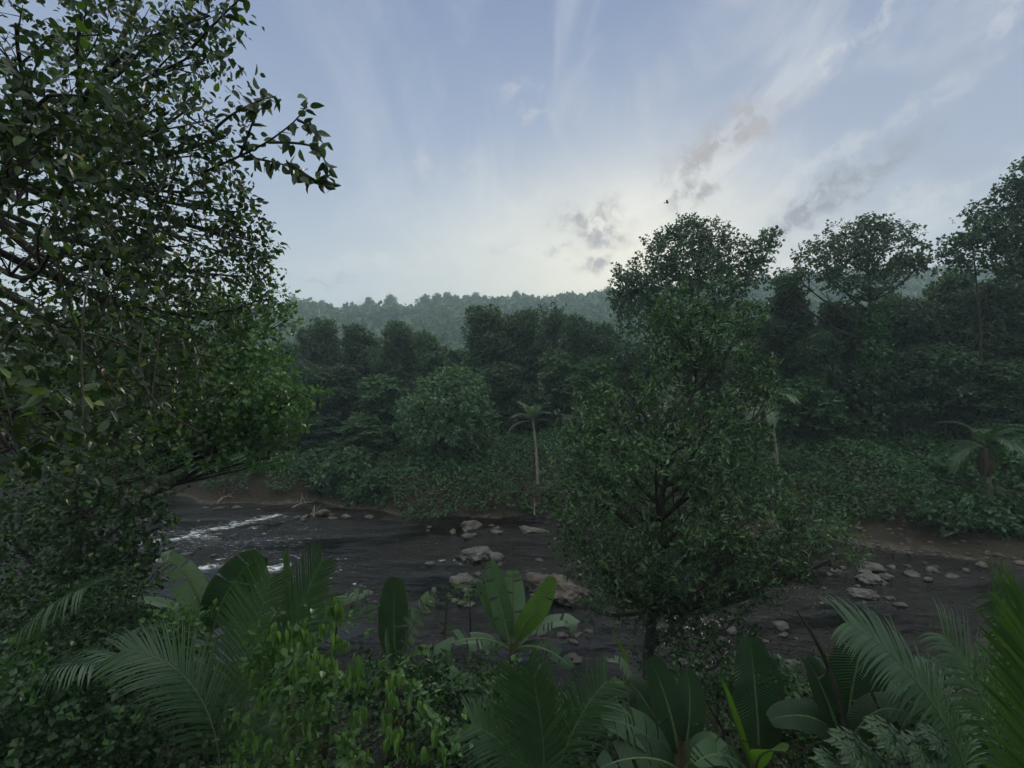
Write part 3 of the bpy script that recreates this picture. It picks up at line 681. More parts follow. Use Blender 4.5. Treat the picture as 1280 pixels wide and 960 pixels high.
def near_palm(name, label, base, fr, seed, mats):
    """fr: list of (pixel points with depth, leaflets, length, half width, up vector, options, material)"""
    rng = np.random.default_rng(seed); root = empty(name, base, label, 'palm plant')
    for f_ in fr:
        pts = [np.asarray(base)+0 if p == 'b' else at(*p) for p in f_['p']]
        g = G(); frond(g, pts, f_['n'], f_['l'], f_['w'], up=f_.get('up', (0, 0, 1)), rng=rng, **f_.get('o', {}))
        g.obj('frond', [M[f_.get('m', mats)], M['rib']], root, loc=base)
    g = G(); top = at(*fr[0]['p'][0]) if fr[0]['p'][0] != 'b' else np.asarray(base)+[0, 0, .4]
    tube(g, bez([base, (np.asarray(base)+top)/2, top], 6), np.linspace(.06, .035, 6), 8); g.obj('stem', M['sheath'], root, loc=base, smooth=True)
    return root
cam_up = (0, -.75, .65)
b = np.array([*at(290, 900, 7.2)[:2], 0]); b[2] = gz(b[0], b[1])
near_palm('areca_palm', 'feathery palm with upright fans behind the bright vine', b, [
  dict(p=[(288, 960, 7.2), (300, 870, 7.1), (322, 780, 7.0), (338, 722, 6.9)], n=46, l=.70, w=.014, up=cam_up, o=dict(fwd=.5, droop=.12, lift=.05, start=.3)),
  dict(p=[(288, 960, 7.2), (330, 850, 7.1), (372, 765, 7.0), (402, 702, 6.8)], n=46, l=.60, w=.014, up=cam_up, o=dict(fwd=1.0, droop=.05, lift=.05, start=.35)),
  dict(p=[(288, 960, 7.2), (325, 880, 7.4), (372, 800, 7.5), (410, 745, 7.6)], n=42, l=.55, w=.014, up=cam_up, o=dict(fwd=.5, droop=.25, start=.3)),
  dict(p=[(288, 960, 7.2), (280, 880, 7.6), (300, 800, 7.8), (310, 745, 7.9)], n=42, l=.55, w=.014, up=cam_up, o=dict(fwd=.6, droop=.2, start=.3))], 61, 'palm')
b = np.array([*at(282, 980, 6.2)[:2], 0]); b[2] = gz(b[0], b[1])
near_palm('arching_palm', 'young palm whose single long frond arches left over the shrubs', b, [
  dict(p=[(276, 975, 6.2), (274, 880, 6.1), (225, 812, 6.0), (152, 814, 5.8)], n=58, l=.60, w=.011, up=(.25, -.35, .9), o=dict(fwd=.7, droop=.35, lift=-.1, start=.12), m='palm'),
  dict(p=[(276, 975, 6.2), (300, 930, 6.3), (330, 900, 6.4), (345, 905, 6.4)], n=40, l=.5, w=.013, up=(.0, -.6, .8), o=dict(fwd=.6, droop=.3, start=.15))], 62, 'palm')
b = np.array([*at(680, 1010, 6.0)[:2], 0]); b[2] = gz(b[0], b[1])
near_palm('fan_fronded_palm', 'dark palm fan at the bottom middle below the small banana', b, [
  dict(p=[(672, 1000, 6.0), (668, 940, 6.0), (655, 880, 6.0), (650, 842, 5.9)], n=46, l=.60, w=.013, up=cam_up, o=dict(fwd=.9, droop=.05, start=.1), m='palm'),
  dict(p=[(672, 1000, 6.0), (690, 950, 6.0), (672, 890, 5.8), (668, 850, 5.7)], n=40, l=.5, w=.014, up=cam_up, o=dict(fwd=1.3, droop=.05, start=.1), m='palm'),
  dict(p=[(690, 1000, 6.1), (700, 940, 6.1), (725, 885, 6.1), (758, 852, 6.1)], n=46, l=.48, w=.012, up=cam_up, o=dict(fwd=.5, droop=.3, start=.1), m='palm'),
  dict(p=[(680, 1000, 6.2), (660, 960, 6.2), (625, 920, 6.2), (590, 905, 6.2)], n=40, l=.5, w=.012, up=cam_up, o=dict(fwd=.5, droop=.3, start=.1), m='palm')], 63, 'palm')
b = np.array([*at(1300, 1010, 4.3)[:2], 0]); b[2] = gz(b[0], b[1])
near_palm('coconut_palm', 'young coconut palm with a broad lime green frond at the right edge', b, [
  dict(p=[(1305, 1080, 4.2), (1292, 960, 4.1), (1287, 840, 4.0), (1280, 745, 3.8)], n=54, l=.85, w=.017, up=cam_up, o=dict(fwd=1.2, droop=.08, lift=.05, start=.05, r=.016), m='palm_lime'),
  dict(p=[(1310, 1060, 4.4), (1310, 940, 4.3), (1290, 830, 4.2), (1240, 742, 4.1)], n=44, l=.6, w=.016, up=cam_up, o=dict(fwd=.7, droop=.35, start=.05, r=.016), m='palm'),
  dict(p=[(1290, 1060, 4.9), (1260, 940, 5.0), (1225, 850, 5.1), (1180, 795, 5.2)], n=46, l=.6, w=.012, up=(0, -.5, .8), o=dict(fwd=.5, droop=.5, start=.1, r=.014), m='palm')], 64, 'palm')
b = np.array([*at(1215, 1000, 6.2)[:2], 0]); b[2] = gz(b[0], b[1])
near_palm('drooping_palm', 'palm frond arching left with dry pale tips, between the bananas and the coconut frond', b, [
  dict(p=[(1215, 985, 6.2), (1190, 900, 6.2), (1130, 815, 6.2), (1058, 778, 6.2)], n=60, l=.62, w=.02, up=(.2, -.7, .7), o=dict(fwd=.35, droop=.5, lift=-.05, start=.1, r=.016), m='palm'),
  dict(p=[(1215, 985, 6.2), (1200, 930, 6.4), (1170, 870, 6.5), (1150, 850, 6.6)], n=40, l=.5, w=.014, up=(.2, -.7, .7), o=dict(fwd=.35, droop=.5, start=.1), m='palm_pale')], 65, 'palm')
b = np.array([*at(30, 900, 7.5)[:2], 0]); b[2] = gz(b[0], b[1])
near_palm('shaded_palm', 'dark palm with hanging leaflets under the big left tree', b, [
  dict(p=[(20, 900, 7.5), (30, 800, 7.4), (60, 745, 7.3), (110, 735, 7.2)], n=50, l=.8, w=.014, up=(0, -.2, 1), o=dict(fwd=.3, droop=1.1, start=.15)),
  dict(p=[(20, 900, 7.5), (0, 850, 7.0), (60, 822, 6.6), (120, 830, 6.3)], n=50, l=.55, w=.013, up=(0, -.2, 1), o=dict(fwd=.5, droop=.8, start=.15), m='palm_pale')], 66, 'palm')

# ------------------------------------------------------------------ bananas
def banana_leaf(parent, base0, pts, W, up, rng, mat='ban', tear=.12, fold=.25, rib=True, hang=.15, n=44):
    c = bez(pts, n+1); T = nrm(np.gradient(c, axis=0)); up = np.asarray(up, float)
    B = nrm(np.cross(T, up)); N = nrm(np.cross(B, T)); t = np.linspace(0, 1, n+1)
    prof = np.clip(np.sin(np.pi*np.clip((t-.10)/.92, 0, 1)**.9), 0, 1)**.40*W*(1-.10*t)
    prof = prof*(1+.10*(vnoise(np.stack([t*5+rng.random()*9, t*0, t*0], -1))-.5)); prof = np.where(t < .10, 0.004, prof); g = G(); uvs = []
    NS = 5
    for s in (1, -1):
        groups = np.cumsum(rng.random(n) < tear); gd = {}
        wob = vnoise(np.stack([t*7+rng.random()*20, t*0+s, t*0], -1))-.5
        for j in range(n):
            a = gd.setdefault(groups[j], (rng.normal()*tear*1.1, rng.normal()*tear*.5, rng.uniform(.86, 1.0) if tear > .15 else 1.))
            rows = []
            for jj in (j, j+1):
                u = np.linspace(0, 1, NS)[:, None]
                shrink = (0.03 if jj == j and j > 0 and groups[j] != groups[j-1] else 0)
                tt = T[jj]*(a[1]*u*prof[jj]+ (shrink+(.15*u)*prof[jj]))
                lat = s*B[jj]*prof[jj]*u*a[2]*math.cos(fold*1.2)
                nn = N[jj]*(fold*u*prof[jj]*(1.2)-(hang+a[0])*u**2*prof[jj]*1.3+.10*wob[jj]*W*2*u**2)
                rows.append(c[jj]+lat+nn+tt)
            V = np.concatenate(rows); fa = [[q, q+1, NS+q+1, NS+q] for q in range(NS-1)]
            g.add(V, fa, 0)
            for jj in (0, 1): uvs += [(s*q/(NS-1), t[j+jj]) for q in range(NS)]
    o = g.obj('leaf', M[mat], parent, loc=base0, smooth=True)
    uvl = o.data.uv_layers.new(name='UVMap'); idx = np.zeros(len(o.data.loops), int); o.data.loops.foreach_get('vertex_index', idx)
    uvl.data.foreach_set('uv', np.array(uvs)[idx].ravel())
    g = G(); tube(g, c-N*.004, np.linspace(.022, .004, n+1)*min(1.2, W*5+.3), 6); g.obj('midrib', M['rib'], o, smooth=True, loc=base0)
    return o
def banana(label, stem_base, stem_top, leaves, seed, group='banana plants on the near bank', r=.09):
    rng = np.random.default_rng(seed); b = np.array(stem_base, float)
    root = empty('banana_plant', b, label, 'banana plant', group)
    g = G(); st = np.asarray(stem_top); tube(g, bez([b, (b+st)/2+[.03, 0, 0], st], 10), np.linspace(r, r*.45, 10), 10)
    for q in range(4):
        a = q*1.6; h = np.array([math.cos(a), math.sin(a), 0])*r*.6; tube(g, bez([b+h, (b+st)/2+h*.9, st+h*.5+[0, 0, .05]], 8), np.linspace(r*.55, r*.2, 8), 7)
    g.obj('stem', M['sheath'], root, loc=b, smooth=True)
    for l in leaves:
        pts = [at(*p) for p in l['p']]; Yd = l['p'][-1][2]
        banana_leaf(root, b, pts, l['w']/F*Yd/2*1.1, l.get('up', (0, -.9, .4)), rng, mat=l.get('m', 'ban'), tear=l.get('t', .1), fold=l.get('f', .25), hang=l.get('h', .15))
    return root
def bs(x, Y): X = (x-640)/F*Y; return (X, Y, gz(X, Y))

banana('banana plant with two tall leaves in a V beside the left rapids', bs(262, 9), at(262, 790, 9), [
  dict(p=[(262, 800, 9), (256, 760, 9), (236, 705, 8.9), (200, 697, 8.7)], w=42, m='ban_pale', t=.18, f=.3),
  dict(p=[(264, 800, 9), (272, 750, 9), (296, 715, 8.9), (327, 694, 8.8)], w=50, m='ban_dark', up=(.4, -.9, -.1), t=.05, f=.15),
  dict(p=[(258, 800, 9), (235, 765, 8.8), (200, 745, 8.6), (172, 752, 8.4)], w=24, m='ban_pale', t=.3, up=(0, -.3, 1)),
  dict(p=[(266, 800, 9), (300, 780, 8.8), (330, 790, 8.6), (345, 815, 8.5)], w=30, m='ban', t=.2, up=(0, -.3, 1)),
  dict(p=[(260, 800, 9), (240, 790, 8.6), (225, 800, 8.3), (210, 830, 8.1)], w=28, m='ban_dark', t=.2, up=(0, -.4, 1))], 71)
banana('young banana with one narrow upright spear leaf behind the feathery palm', bs(364, 8.4), at(363, 790, 8.4), [
  dict(p=[(363, 800, 8.4), (364, 770, 8.4), (362, 720, 8.4), (358, 686, 8.3)], w=16, m='ban', t=.02, f=.7),
  dict(p=[(365, 800, 8.4), (385, 765, 8.3), (420, 745, 8.2), (466, 742, 8.0)], w=20, m='ban_pale', t=.35, up=(0, -.5, 1)),
  dict(p=[(365, 802, 8.4), (400, 775, 8.2), (440, 768, 8.1), (475, 757, 8.0)], w=16, m='ban', t=.2, up=(0, -.5, 1))], 72)
banana('banana plant with a dark upright leaf and a torn leaf leaning right', bs(497, 8.6), at(497, 825, 8.6), [
  dict(p=[(495, 835, 8.6), (492, 800, 8.6), (491, 760, 8.6), (494, 722, 8.5)], w=40, m='ban_dark', t=.04, f=.2),
  dict(p=[(498, 835, 8.6), (506, 800, 8.6), (520, 765, 8.5), (546, 738, 8.4)], w=28, m='ban_pale', t=.4, f=.2),
  dict(p=[(497, 838, 8.5), (486, 818, 8.4), (484, 800, 8.3), (484, 786, 8.3)], w=12, m='ban_pale', t=.02, f=.9),
  dict(p=[(498, 840, 8.4), (510, 815, 8.2), (525, 806, 8.1), (538, 818, 8.0)], w=24, m='ban_lime', t=.05, up=(0, -.3, 1)),
  dict(p=[(494, 842, 8.4), (470, 825, 8.2), (455, 830, 8.0), (440, 850, 7.9)], w=30, m='ban', t=.2, up=(0, -.4, 1)),
  dict(p=[(500, 842, 8.4), (530, 835, 8.1), (560, 845, 7.8), (590, 868, 7.6)], w=40, m='ban', t=.2, up=(0, -.5, 1))], 73)
banana('banana plant in the middle with a fan of six leaves on a brown stem', bs(644, 9), at(640, 808, 9), [
  dict(p=[(638, 812, 9), (632, 780, 9), (618, 730, 9), (612, 701, 8.9)], w=29, m='ban', t=.10, f=.35, up=(.2, -.9, .2)),
  dict(p=[(641, 812, 9), (642, 780, 9.1), (642, 735, 9.2), (641, 714, 9.0)], w=30, m='ban_pale', t=.12, f=.1),
  dict(p=[(637, 812, 9), (622, 785, 9.1), (606, 750, 9.1), (597, 727, 9.1)], w=15, m='ban', t=.1, f=.5),
  dict(p=[(641, 812, 9), (655, 770, 8.8), (678, 765, 8.7), (690, 721, 8.7)], w=28, m='ban_lime', t=.06, f=.15, up=(-.2, -.95, .2)),
  dict(p=[(643, 812, 9), (662, 785, 8.8), (690, 768, 8.6), (724, 779, 8.5)], w=32, m='ban_pale', t=.2, up=(0, -.5, 1)),
  dict(p=[(636, 812, 9), (610, 790, 8.8), (570, 795, 8.6), (532, 820, 8.4)], w=42, m='ban', t=.35, up=(0, -.5, 1), h=.4),
  dict(p=[(643, 815, 8.9), (655, 800, 8.5), (690, 808, 8.3), (715, 835, 8.1)], w=26, m='ban_dark', t=.2, up=(0, -.5, 1))], 74)
banana('low banana sprout with a dry upright spike left of the dark banana clump', bs(792, 8.6), at(795, 868, 8.6), [
  dict(p=[(796, 880, 8.6), (792, 850, 8.6), (780, 810, 8.6), (764, 787, 8.5)], w=7, m='ban_lime', t=.02, f=.8),
  dict(p=[(796, 880, 8.6), (785, 835, 8.5), (775, 822, 8.4), (758, 826, 8.3)], w=16, m='ban_pale', t=.2, up=(0, -.4, 1)),
  dict(p=[(797, 880, 8.6), (790, 850, 8.4), (775, 848, 8.3), (762, 856, 8.2)], w=16, m='ban_lime', t=.2, up=(0, -.4, 1)),
  dict(p=[(798, 880, 8.6), (812, 850, 8.5), (828, 840, 8.4), (842, 848, 8.3)], w=16, m='ban', t=.2, up=(0, -.4, 1))], 75)
banana('dark banana clump at the bottom with a leaf pointing left', bs(850, 6.8), at(852, 930, 6.8), [
  dict(p=[(850, 955, 6.8), (845, 910, 6.8), (830, 860, 6.8), (812, 822, 6.7)], w=42, m='ban_dark', t=.05),
  dict(p=[(848, 960, 6.8), (820, 925, 6.5), (790, 900, 6.3), (752, 898, 6.1)], w=52, m='ban', t=.08, up=(.1, -.6, .9)),
  dict(p=[(850, 955, 6.8), (830, 915, 6.9), (805, 870, 7), (785, 850, 7)], w=40, m='ban_dark', t=.08),
  dict(p=[(852, 960, 6.8), (862, 915, 6.8), (866, 870, 6.8), (858, 838, 6.8)], w=38, m='ban_dark', t=.08),
  dict(p=[(850, 965, 6.6), (830, 945, 6.2), (790, 940, 6.0), (750, 960, 5.8)], w=50, m='ban_dark', t=.12, up=(.1, -.6, .9)),
  dict(p=[(854, 965, 6.6), (875, 935, 6.4), (890, 930, 6.3), (905, 945, 6.1)], w=40, m='ban', t=.08, up=(-.1, -.6, .9))], 76, r=.11)
banana('banana plant with a tall upright leaf and a bright-edged folded leaf', bs(945, 6.8), at(945, 935, 6.8), [
  dict(p=[(948, 960, 6.8), (950, 910, 6.8), (942, 845, 6.8), (938, 797, 6.8)], w=56, m='ban_dark', t=.04, f=.2),
  dict(p=[(940, 965, 6.7), (928, 930, 6.5), (915, 890, 6.4), (902, 850, 6.3)], w=18, m='ban_lime', t=.02, f=.9),
  dict(p=[(946, 965, 6.7), (940, 945, 6.1), (962, 932, 5.8), (985, 936, 5.6)], w=26, m='ban_lime', t=.04, up=(0, -.5, 1)),
  dict(p=[(950, 965, 6.8), (965, 915, 6.9), (968, 860, 7), (958, 822, 7)], w=34, m='ban_dark', t=.08),
  dict(p=[(940, 970, 6.6), (915, 940, 6.3), (890, 935, 6.1), (868, 955, 5.9)], w=40, m='ban', t=.1, up=(0, -.5, 1))], 77, r=.11)
banana('banana plant with wide dark leaves spreading low right of the tall upright leaf', bs(1060, 6.9), at(1058, 915, 6.9), [
  dict(p=[(1056, 935, 6.9), (1040, 900, 6.8), (1005, 885, 6.7), (962, 900, 6.5)], w=44, m='ban_dark', t=.06, up=(.2, -.6, .8)),
  dict(p=[(1058, 930, 6.9), (1060, 880, 6.9), (1070, 820, 7), (1088, 790, 7)], w=70, m='ban_dark', t=.05, up=(-.2, -.9, .2)),
  dict(p=[(1060, 935, 6.8), (1080, 890, 6.7), (1110, 870, 6.5), (1145, 900, 6.3)], w=42, m='ban_dark', t=.06, up=(-.1, -.6, .9)),
  dict(p=[(1056, 935, 6.8), (1040, 890, 6.8), (1025, 850, 6.8), (1008, 822, 6.8)], w=34, m='ban_dark', t=.12),
  dict(p=[(1060, 935, 6.9), (1085, 870, 7), (1110, 840, 7.1), (1140, 850, 7.2)], w=50, m='ban', t=.25, up=(0, -.6, .8))], 78, r=.12)

# dry stalk
g = G(); p0 = at(1062, 872, 6.6); p1 = at(1030, 812, 6.6); p2 = at(997, 764, 6.7); b = np.array([p0[0]+.1, p0[1], gz(p0[0]+.1, p0[1])])
tube(g, bez([b, p0, p1, p2], 16), np.linspace(.05, .015, 16), 7)
o = g.obj('broken_stalk', M['bark'], None, smooth=True); tag(o, 'bare dark stalk leaning left above the low dark bananas', 'stalk')

# papaya-like lobed plant
rng = np.random.default_rng(81); b = np.array(bs(1110, 5.6)); root = empty('papaya_plant', b, 'small plant with deeply lobed grey-green leaves at the bottom right', 'plant')
hd = at(1112, 985, 5.6); g = G(); tube(g, bez([b, (b+hd)/2, hd], 6), np.linspace(.03, .02, 6), 7); g.obj('stem', M['rib'], root, loc=b, smooth=True)
for (x, y, s) in [(1065, 935, .26), (1108, 918, .24), (1150, 940, .26), (1090, 955, .25), (1040, 958, .22), (1135, 965, .24), (1170, 925, .2)]:
    c = at(x, y, 5.4); g = G(); tube(g, bez([hd, (hd+c)/2+[0, 0, .1], c], 6), .008, 5, 1)
    nn = nrm(np.array([rng.normal()*.25, -.5, .85])); e1 = nrm(np.cross(nn, [0, 1, .3])); e2 = np.cross(nn, e1)
    for q in range(9):
        a = q*2*math.pi/9+.2; d = e1*math.cos(a)+e2*math.sin(a); LL = s*(1 if q not in (0,) else .7)
        put_leaves(g, np.array([c]), np.array([d-[0, 0, .15]]), np.array([nn]), LL, leaf_near(.16, .3))
        for f_ in (.45, .68):
            for sg in (-1, 1):
                dd = d*math.cos(.7)+np.cross(nn, d)*sg*math.sin(.7)
                put_leaves(g, np.array([c+d*LL*f_*.9]), np.array([dd-[0, 0, .1]]), np.array([nn]), LL*.42*(1.2-f_*.4), leaf_near(.2, .3))
    g.obj('leaf', [M['palm'], M['rib']], root, loc=b)

# ------------------------------------------------------------------ near shrubs and climbers
def shrub(name, label, cat, L, base, seed, mat, dens, k, leaf, twig, tmpl=LEAF_FAR, group=None, **kw):
    rng = np.random.default_rng(seed); root = empty(name, base, label, cat, group)
    g = G(); woodwork(g, base, L, rng, .045, sub=3, limb=.5); g.obj('stem', M['bark'], root, loc=base, smooth=True)
    g = G(); scatter_crown(g, L, rng, dens, k, leaf, twig, tmpl, **kw); g.obj('foliage', M[mat], root, loc=base); return root
GN = 'shrubs on the near bank'
# bright vine mound with hanging leaflets
rng = np.random.default_rng(90)
L = px_lobes([(420, 765, 14, 0, 1.2), (405, 785, 24, 0, .9), (360, 790, 24, -.1, .8), (340, 830, 26, 0, 1.), (385, 830, 36, -.2, 1.), (425, 820, 22, 0, 1.), (370, 880, 44, -.3, 1.), (420, 880, 40, 0, 1.), (400, 940, 50, -.3, .9), (340, 940, 44, 0, .9), (465, 910, 34, -.2, .9), (490, 860, 22, 0, .9), (505, 890, 30, 0, 1.), (480, 950, 44, -.2, .8), (540, 930, 30, 0, .9), (438, 850, 24, 0, .9)], 6.0)
b = foot(400, 6.2)
root = empty('climbing_creeper', b, 'mound of bright lime leaves hanging in tufts at the bottom left of centre', 'creeper')
g = G(); woodwork(g, b, L, rng, .05, sub=3); g.obj('stem', M['bark'], root, loc=b, smooth=True)
g = G(); P0 = scatter_crown(g, L, rng, 48, 6, .095, .16, LEAF_NEAR, droop=.25, ragged=.75, gap=.40, ncut=2.0, nout=.3, up=.8, nrand=.45)
g.obj('foliage', M['mid_bright'], root, loc=b)
g = G()
for c, r in L:
    for q in range(8):
        d = rdir(rng, 1)[0]; d[1] = -abs(d[1])*.8; d[2] = abs(d[2]); p = c+nrm(d)*r*1.02
        m_ = int(rng.integers(3, 10)); az = rng.random(m_)*6.28; D = np.stack([np.cos(az)*.6, np.sin(az)*.6-.15, -.75-.5*rng.random(m_)], -1)
        put_leaves(g, p+rng.normal(size=(m_, 3))*.022, D, np.stack([np.cos(az), np.sin(az)-.5, .6+0*az], -1), .06+.13*rng.random(m_), LEAF_LANCE)
g.obj('leaves', M['lime'], root, loc=b)

near_sh = [
 ('leafy_shrub', 'feathery mid green shrub under the left bank tree', 'shade', [(110, 780, 50, 0, .7), (150, 790, 34, 0, .7), (70, 800, 50, 0, .7), (140, 755, 24, 0, .8)], 8.5, LEAF_SLIM, .12),
 ('leafy_shrub', 'shrub with small glossy leaves between the V-leaved banana and the arching frond', 'mid_bright', [(190, 800, 26, 0, .9), (220, 790, 24, 0, .9), (240, 820, 26, 0, .9), (205, 830, 26, 0, .9), (160, 815, 20, 0, .8)], 8., LEAF_FAR, .085),
 ('leafy_shrub', 'dark shrub left of the arching frond with light leaf tips', 'shade', [(100, 850, 50, 0, .8), (140, 870, 44, 0, .8), (60, 870, 50, 0, .8), (110, 820, 30, 0, .8)], 7., LEAF_FAR, .085),
 ('leafy_shrub', 'dark shrub below the arching frond at the bottom', 'shade', [(180, 920, 50, 0, .8), (230, 940, 44, 0, .8), (130, 930, 50, 0, .8), (200, 880, 24, 0, .8)], 6.3, LEAF_FAR, .085),
 ('leafy_shrub', 'deep shaded shrub in the bottom left corner', 'shade', [(30, 920, 60, 0, .8), (80, 940, 60, 0, .8), (-10, 880, 50, 0, .8)], 5.8, LEAF_FAR, .09),
 ('leafy_shrub', 'dark shrub behind the deep shaded corner one, below the hanging palm', 'shade', [(10, 780, 50, 0, .9), (50, 830, 40, 0, .8), (-20, 830, 50, 0, .9)], 8.2, LEAF_FAR, .09),
 ('leafy_shrub', 'shrub behind the bright creeper below the dark upright banana leaf', 'shade', [(470, 850, 30, 0, .8), (510, 870, 40, 0, .8), (560, 870, 40, 0, .7), (600, 860, 30, 0, .8), (545, 845, 22, 0, .8)], 7.6, LEAF_FAR, .09),
 ('leafy_shrub', 'dark shrub between the creeper and the bottom palm fan', 'shade', [(560, 920, 44, 0, .9), (590, 950, 40, 0, .8), (530, 950, 40, 0, .8), (610, 900, 28, 0, .8)], 6.6, LEAF_FAR, .09),
 ('leafy_shrub', 'dark shrub behind the bottom palm fan, right side', 'shade', [(720, 930, 40, 0, .8), (760, 920, 40, 0, .8), (690, 900, 24, 0, .8), (800, 930, 40, 0, .8)], 7.4, LEAF_FAR, .09),
 ('leafy_shrub', 'dark undergrowth shrub behind the tall upright banana leaf', 'shade', [(890, 890, 40, 0, .9), (930, 860, 30, 0, .9), (970, 880, 40, 0, .8), (1000, 910, 40, 0, .8), (870, 850, 28, 0, .8)], 8.2, LEAF_FAR, .09),
 ('leafy_shrub', 'dark shrub behind the lobed papaya leaves', 'shade', [(1120, 930, 50, 0, .8), (1170, 940, 50, 0, .8), (1060, 950, 40, 0, .8), (1150, 890, 30, 0, .8)], 7.4, LEAF_FAR, .09),
 ('leafy_shrub', 'shrub behind the coconut frond at the right', 'shade', [(1230, 930, 60, 0, .8), (1280, 900, 60, 0, .8), (1200, 950, 40, 0, .8)], 7.4, LEAF_FAR, .09),
 ('leafy_shrub', 'wispy small shrub rising from the shallows left of the middle banana', 'shade', [(552, 790, 9, 0, 1.), (556, 768, 9, 0, 1.), (550, 810, 12, 0, 1.), (560, 745, 6, 0, 1.)], 10.5, LEAF_SLIM, .09),
 ('leafy_shrub', 'wispy yellowish shrub beside the brown boulder in the river', 'mid_bright', [(588, 735, 12, 0, .9), (575, 742, 12, 0, .6), (600, 738, 10, 0, .8)], 16.5, LEAF_SLIM, .12),
 ('leafy_shrub', 'dark shrub on the left bank at the foot of the overhanging tree', 'shade', [(120, 740, 46, 0, .8), (180, 775, 26, 0, .8), (60, 750, 50, 0, .8)], 9.8, LEAF_FAR, .1),
]
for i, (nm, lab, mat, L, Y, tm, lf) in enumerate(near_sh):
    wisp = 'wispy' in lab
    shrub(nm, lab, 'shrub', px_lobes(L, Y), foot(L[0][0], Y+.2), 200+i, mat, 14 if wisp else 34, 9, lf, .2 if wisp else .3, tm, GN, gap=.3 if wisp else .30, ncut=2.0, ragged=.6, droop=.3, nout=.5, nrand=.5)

# far bank shrubs
GF = 'shrubs along the far bank'
far_sh = [
 ('bright green shrub hanging over the far bank left of the pale tree', 'cover', [(455, 615, 24, 0, .6), (485, 620, 26, 0, .5), (515, 618, 24, 0, .5), (470, 600, 18, 0, .7), (440, 628, 14, 0, .6)], 34.0),
 ('light shrub with long leaves above the bright bank shrub', 'far_b', [(425, 590, 22, 0, .7), (445, 580, 18, 0, .8), (410, 605, 18, 0, .7)], 35.5),
 ('small shrub with pale leaf tips left of the pale tree trunk', 'far_b', [(520, 590, 18, 0, .8), (505, 600, 14, 0, .8), (535, 605, 14, 0, .8)], 36),
 ('low shrub at the foot of the pale tree', 'cover', [(580, 635, 26, 0, .5), (610, 632, 22, 0, .5), (550, 630, 20, 0, .6)], 33.2),
 ('low shrub at the foot of the slim palm', 'cover', [(650, 630, 26, 0, .5), (680, 628, 22, 0, .6), (630, 620, 18, 0, .6)], 33),
 ('brown dry shrub on the dark far left bank', 'dead', [(300, 605, 16, 0, .6), (320, 600, 12, 0, .8), (285, 610, 12, 0, .6)], 37),
 ('dark shrub at the left bend above the dry one', 'far_a', [(250, 590, 34, 0, .7), (295, 580, 28, 0, .7), (340, 590, 28, 0, .6)], 40),
 ('dark shrub beside the brown bank below the layered tree', 'far_a', [(375, 590, 26, 0, .7), (350, 605, 20, 0, .6), (395, 615, 20, 0, .6)], 37.5),
 ('low green shrub behind the right stones', 'cover', [(1080, 640, 34, 0, .5), (1120, 640, 30, 0, .5), (1040, 640, 24, 0, .5)], 29),
 ('green shrub mound in front of the short palm', 'cover', [(1180, 640, 36, 0, .5), (1220, 645, 34, 0, .5), (1260, 650, 34, 0, .5)], 26),
 ('low green shrub at the foot of the vine column', 'cover', [(1040, 600, 28, 0, .5), (1010, 605, 24, 0, .5), (1000, 580, 16, 0, .7)], 33),
 ('shaded shrub left of the short palm', 'far_b', [(1150, 600, 28, 0, .6), (1180, 590, 24, 0, .7), (1125, 605, 20, 0, .6)], 31),
 ('shaded shrub behind the short palm at the edge', 'far_b', [(1270, 590, 30, 0, .7), (1290, 570, 30, 0, .7)], 30),
]
for i, (lab, mat, L, Y) in enumerate(far_sh):
    shrub('bank_shrub', lab, 'shrub', px_lobes(L, Y), foot(L[0][0], Y+.2), 300+i, mat, 11, 9, .2 if mat != 'far_b' else .28, .4, LEAF_FAR, GF, ragged=.4, droop=.4)

# ------------------------------------------------------------------ ground cover
def cover(name, x0, x1, y0, y1, n, leaf, seed, mask, mat, label, mound=.6, scale=.5):
    rng = np.random.default_rng(seed); X = rng.uniform(x0, x1, n); Y = rng.uniform(y0, y1, n)
    kp = mask(X, Y, rng.random(n)); X = X[kp]; Y = Y[kp]; n = len(X)
    h = np.maximum(fbm(X, Y, scale, 33)-.25, 0)*2*mound
    Z = ground_z(X, Y)+h*(1-.5*rng.random(n)**2)
    e = .15; gx = (np.maximum(fbm(X+e, Y, scale, 33)-.25, 0)-np.maximum(fbm(X-e, Y, scale, 33)-.25, 0))*mound*2/(2*e)
    gy = (np.maximum(fbm(X, Y+e, scale, 33)-.25, 0)-np.maximum(fbm(X, Y-e, scale, 33)-.25, 0))*mound*2/(2*e)
    N = nrm(np.stack([-gx, -gy-.1, np.ones(n)], -1))+rng.normal(size=(n, 3))*.35
    D = rng.normal(size=(n, 3))*[1, 1, .4]+[0, -.5, -.2]
    g = G(); put_leaves(g, np.stack([X, Y, Z], -1), D, N, leaf*(.6+.8*rng.random(n)), LEAF_FAR)
    tag(g.obj(name, M[mat]), label, 'ground cover', kind='stuff')
def mfar(X, Y, q):
    d = Y-far_edge(X)-sm(8, 14, X)*3.4; brown = sm(-6, -12, X)*.7
    return (d > -.1+brown+1.6*(n2(X, Y, .8, 5)-.5)) & (d < 22) & (q < np.where(d < 14, 1., .6))
cover('undergrowth', -44, 42, 22, 64, 330000, .19, 401, mfar, 'cover', 'thick green creepers carpeting the slope above the far bank', 1.5, .42)
def mnear(X, Y, q):
    d = near_edge(X)-Y; return (d > .2+1.2*(n2(X, Y, .8, 5)-.3)) & (Y > 1.2)
cover('bank_undergrowth', -20, 18, 1, 20, 130000, .085, 402, mnear, 'shade', 'dark low plants carpeting the near slope between the bananas', .7, .8)

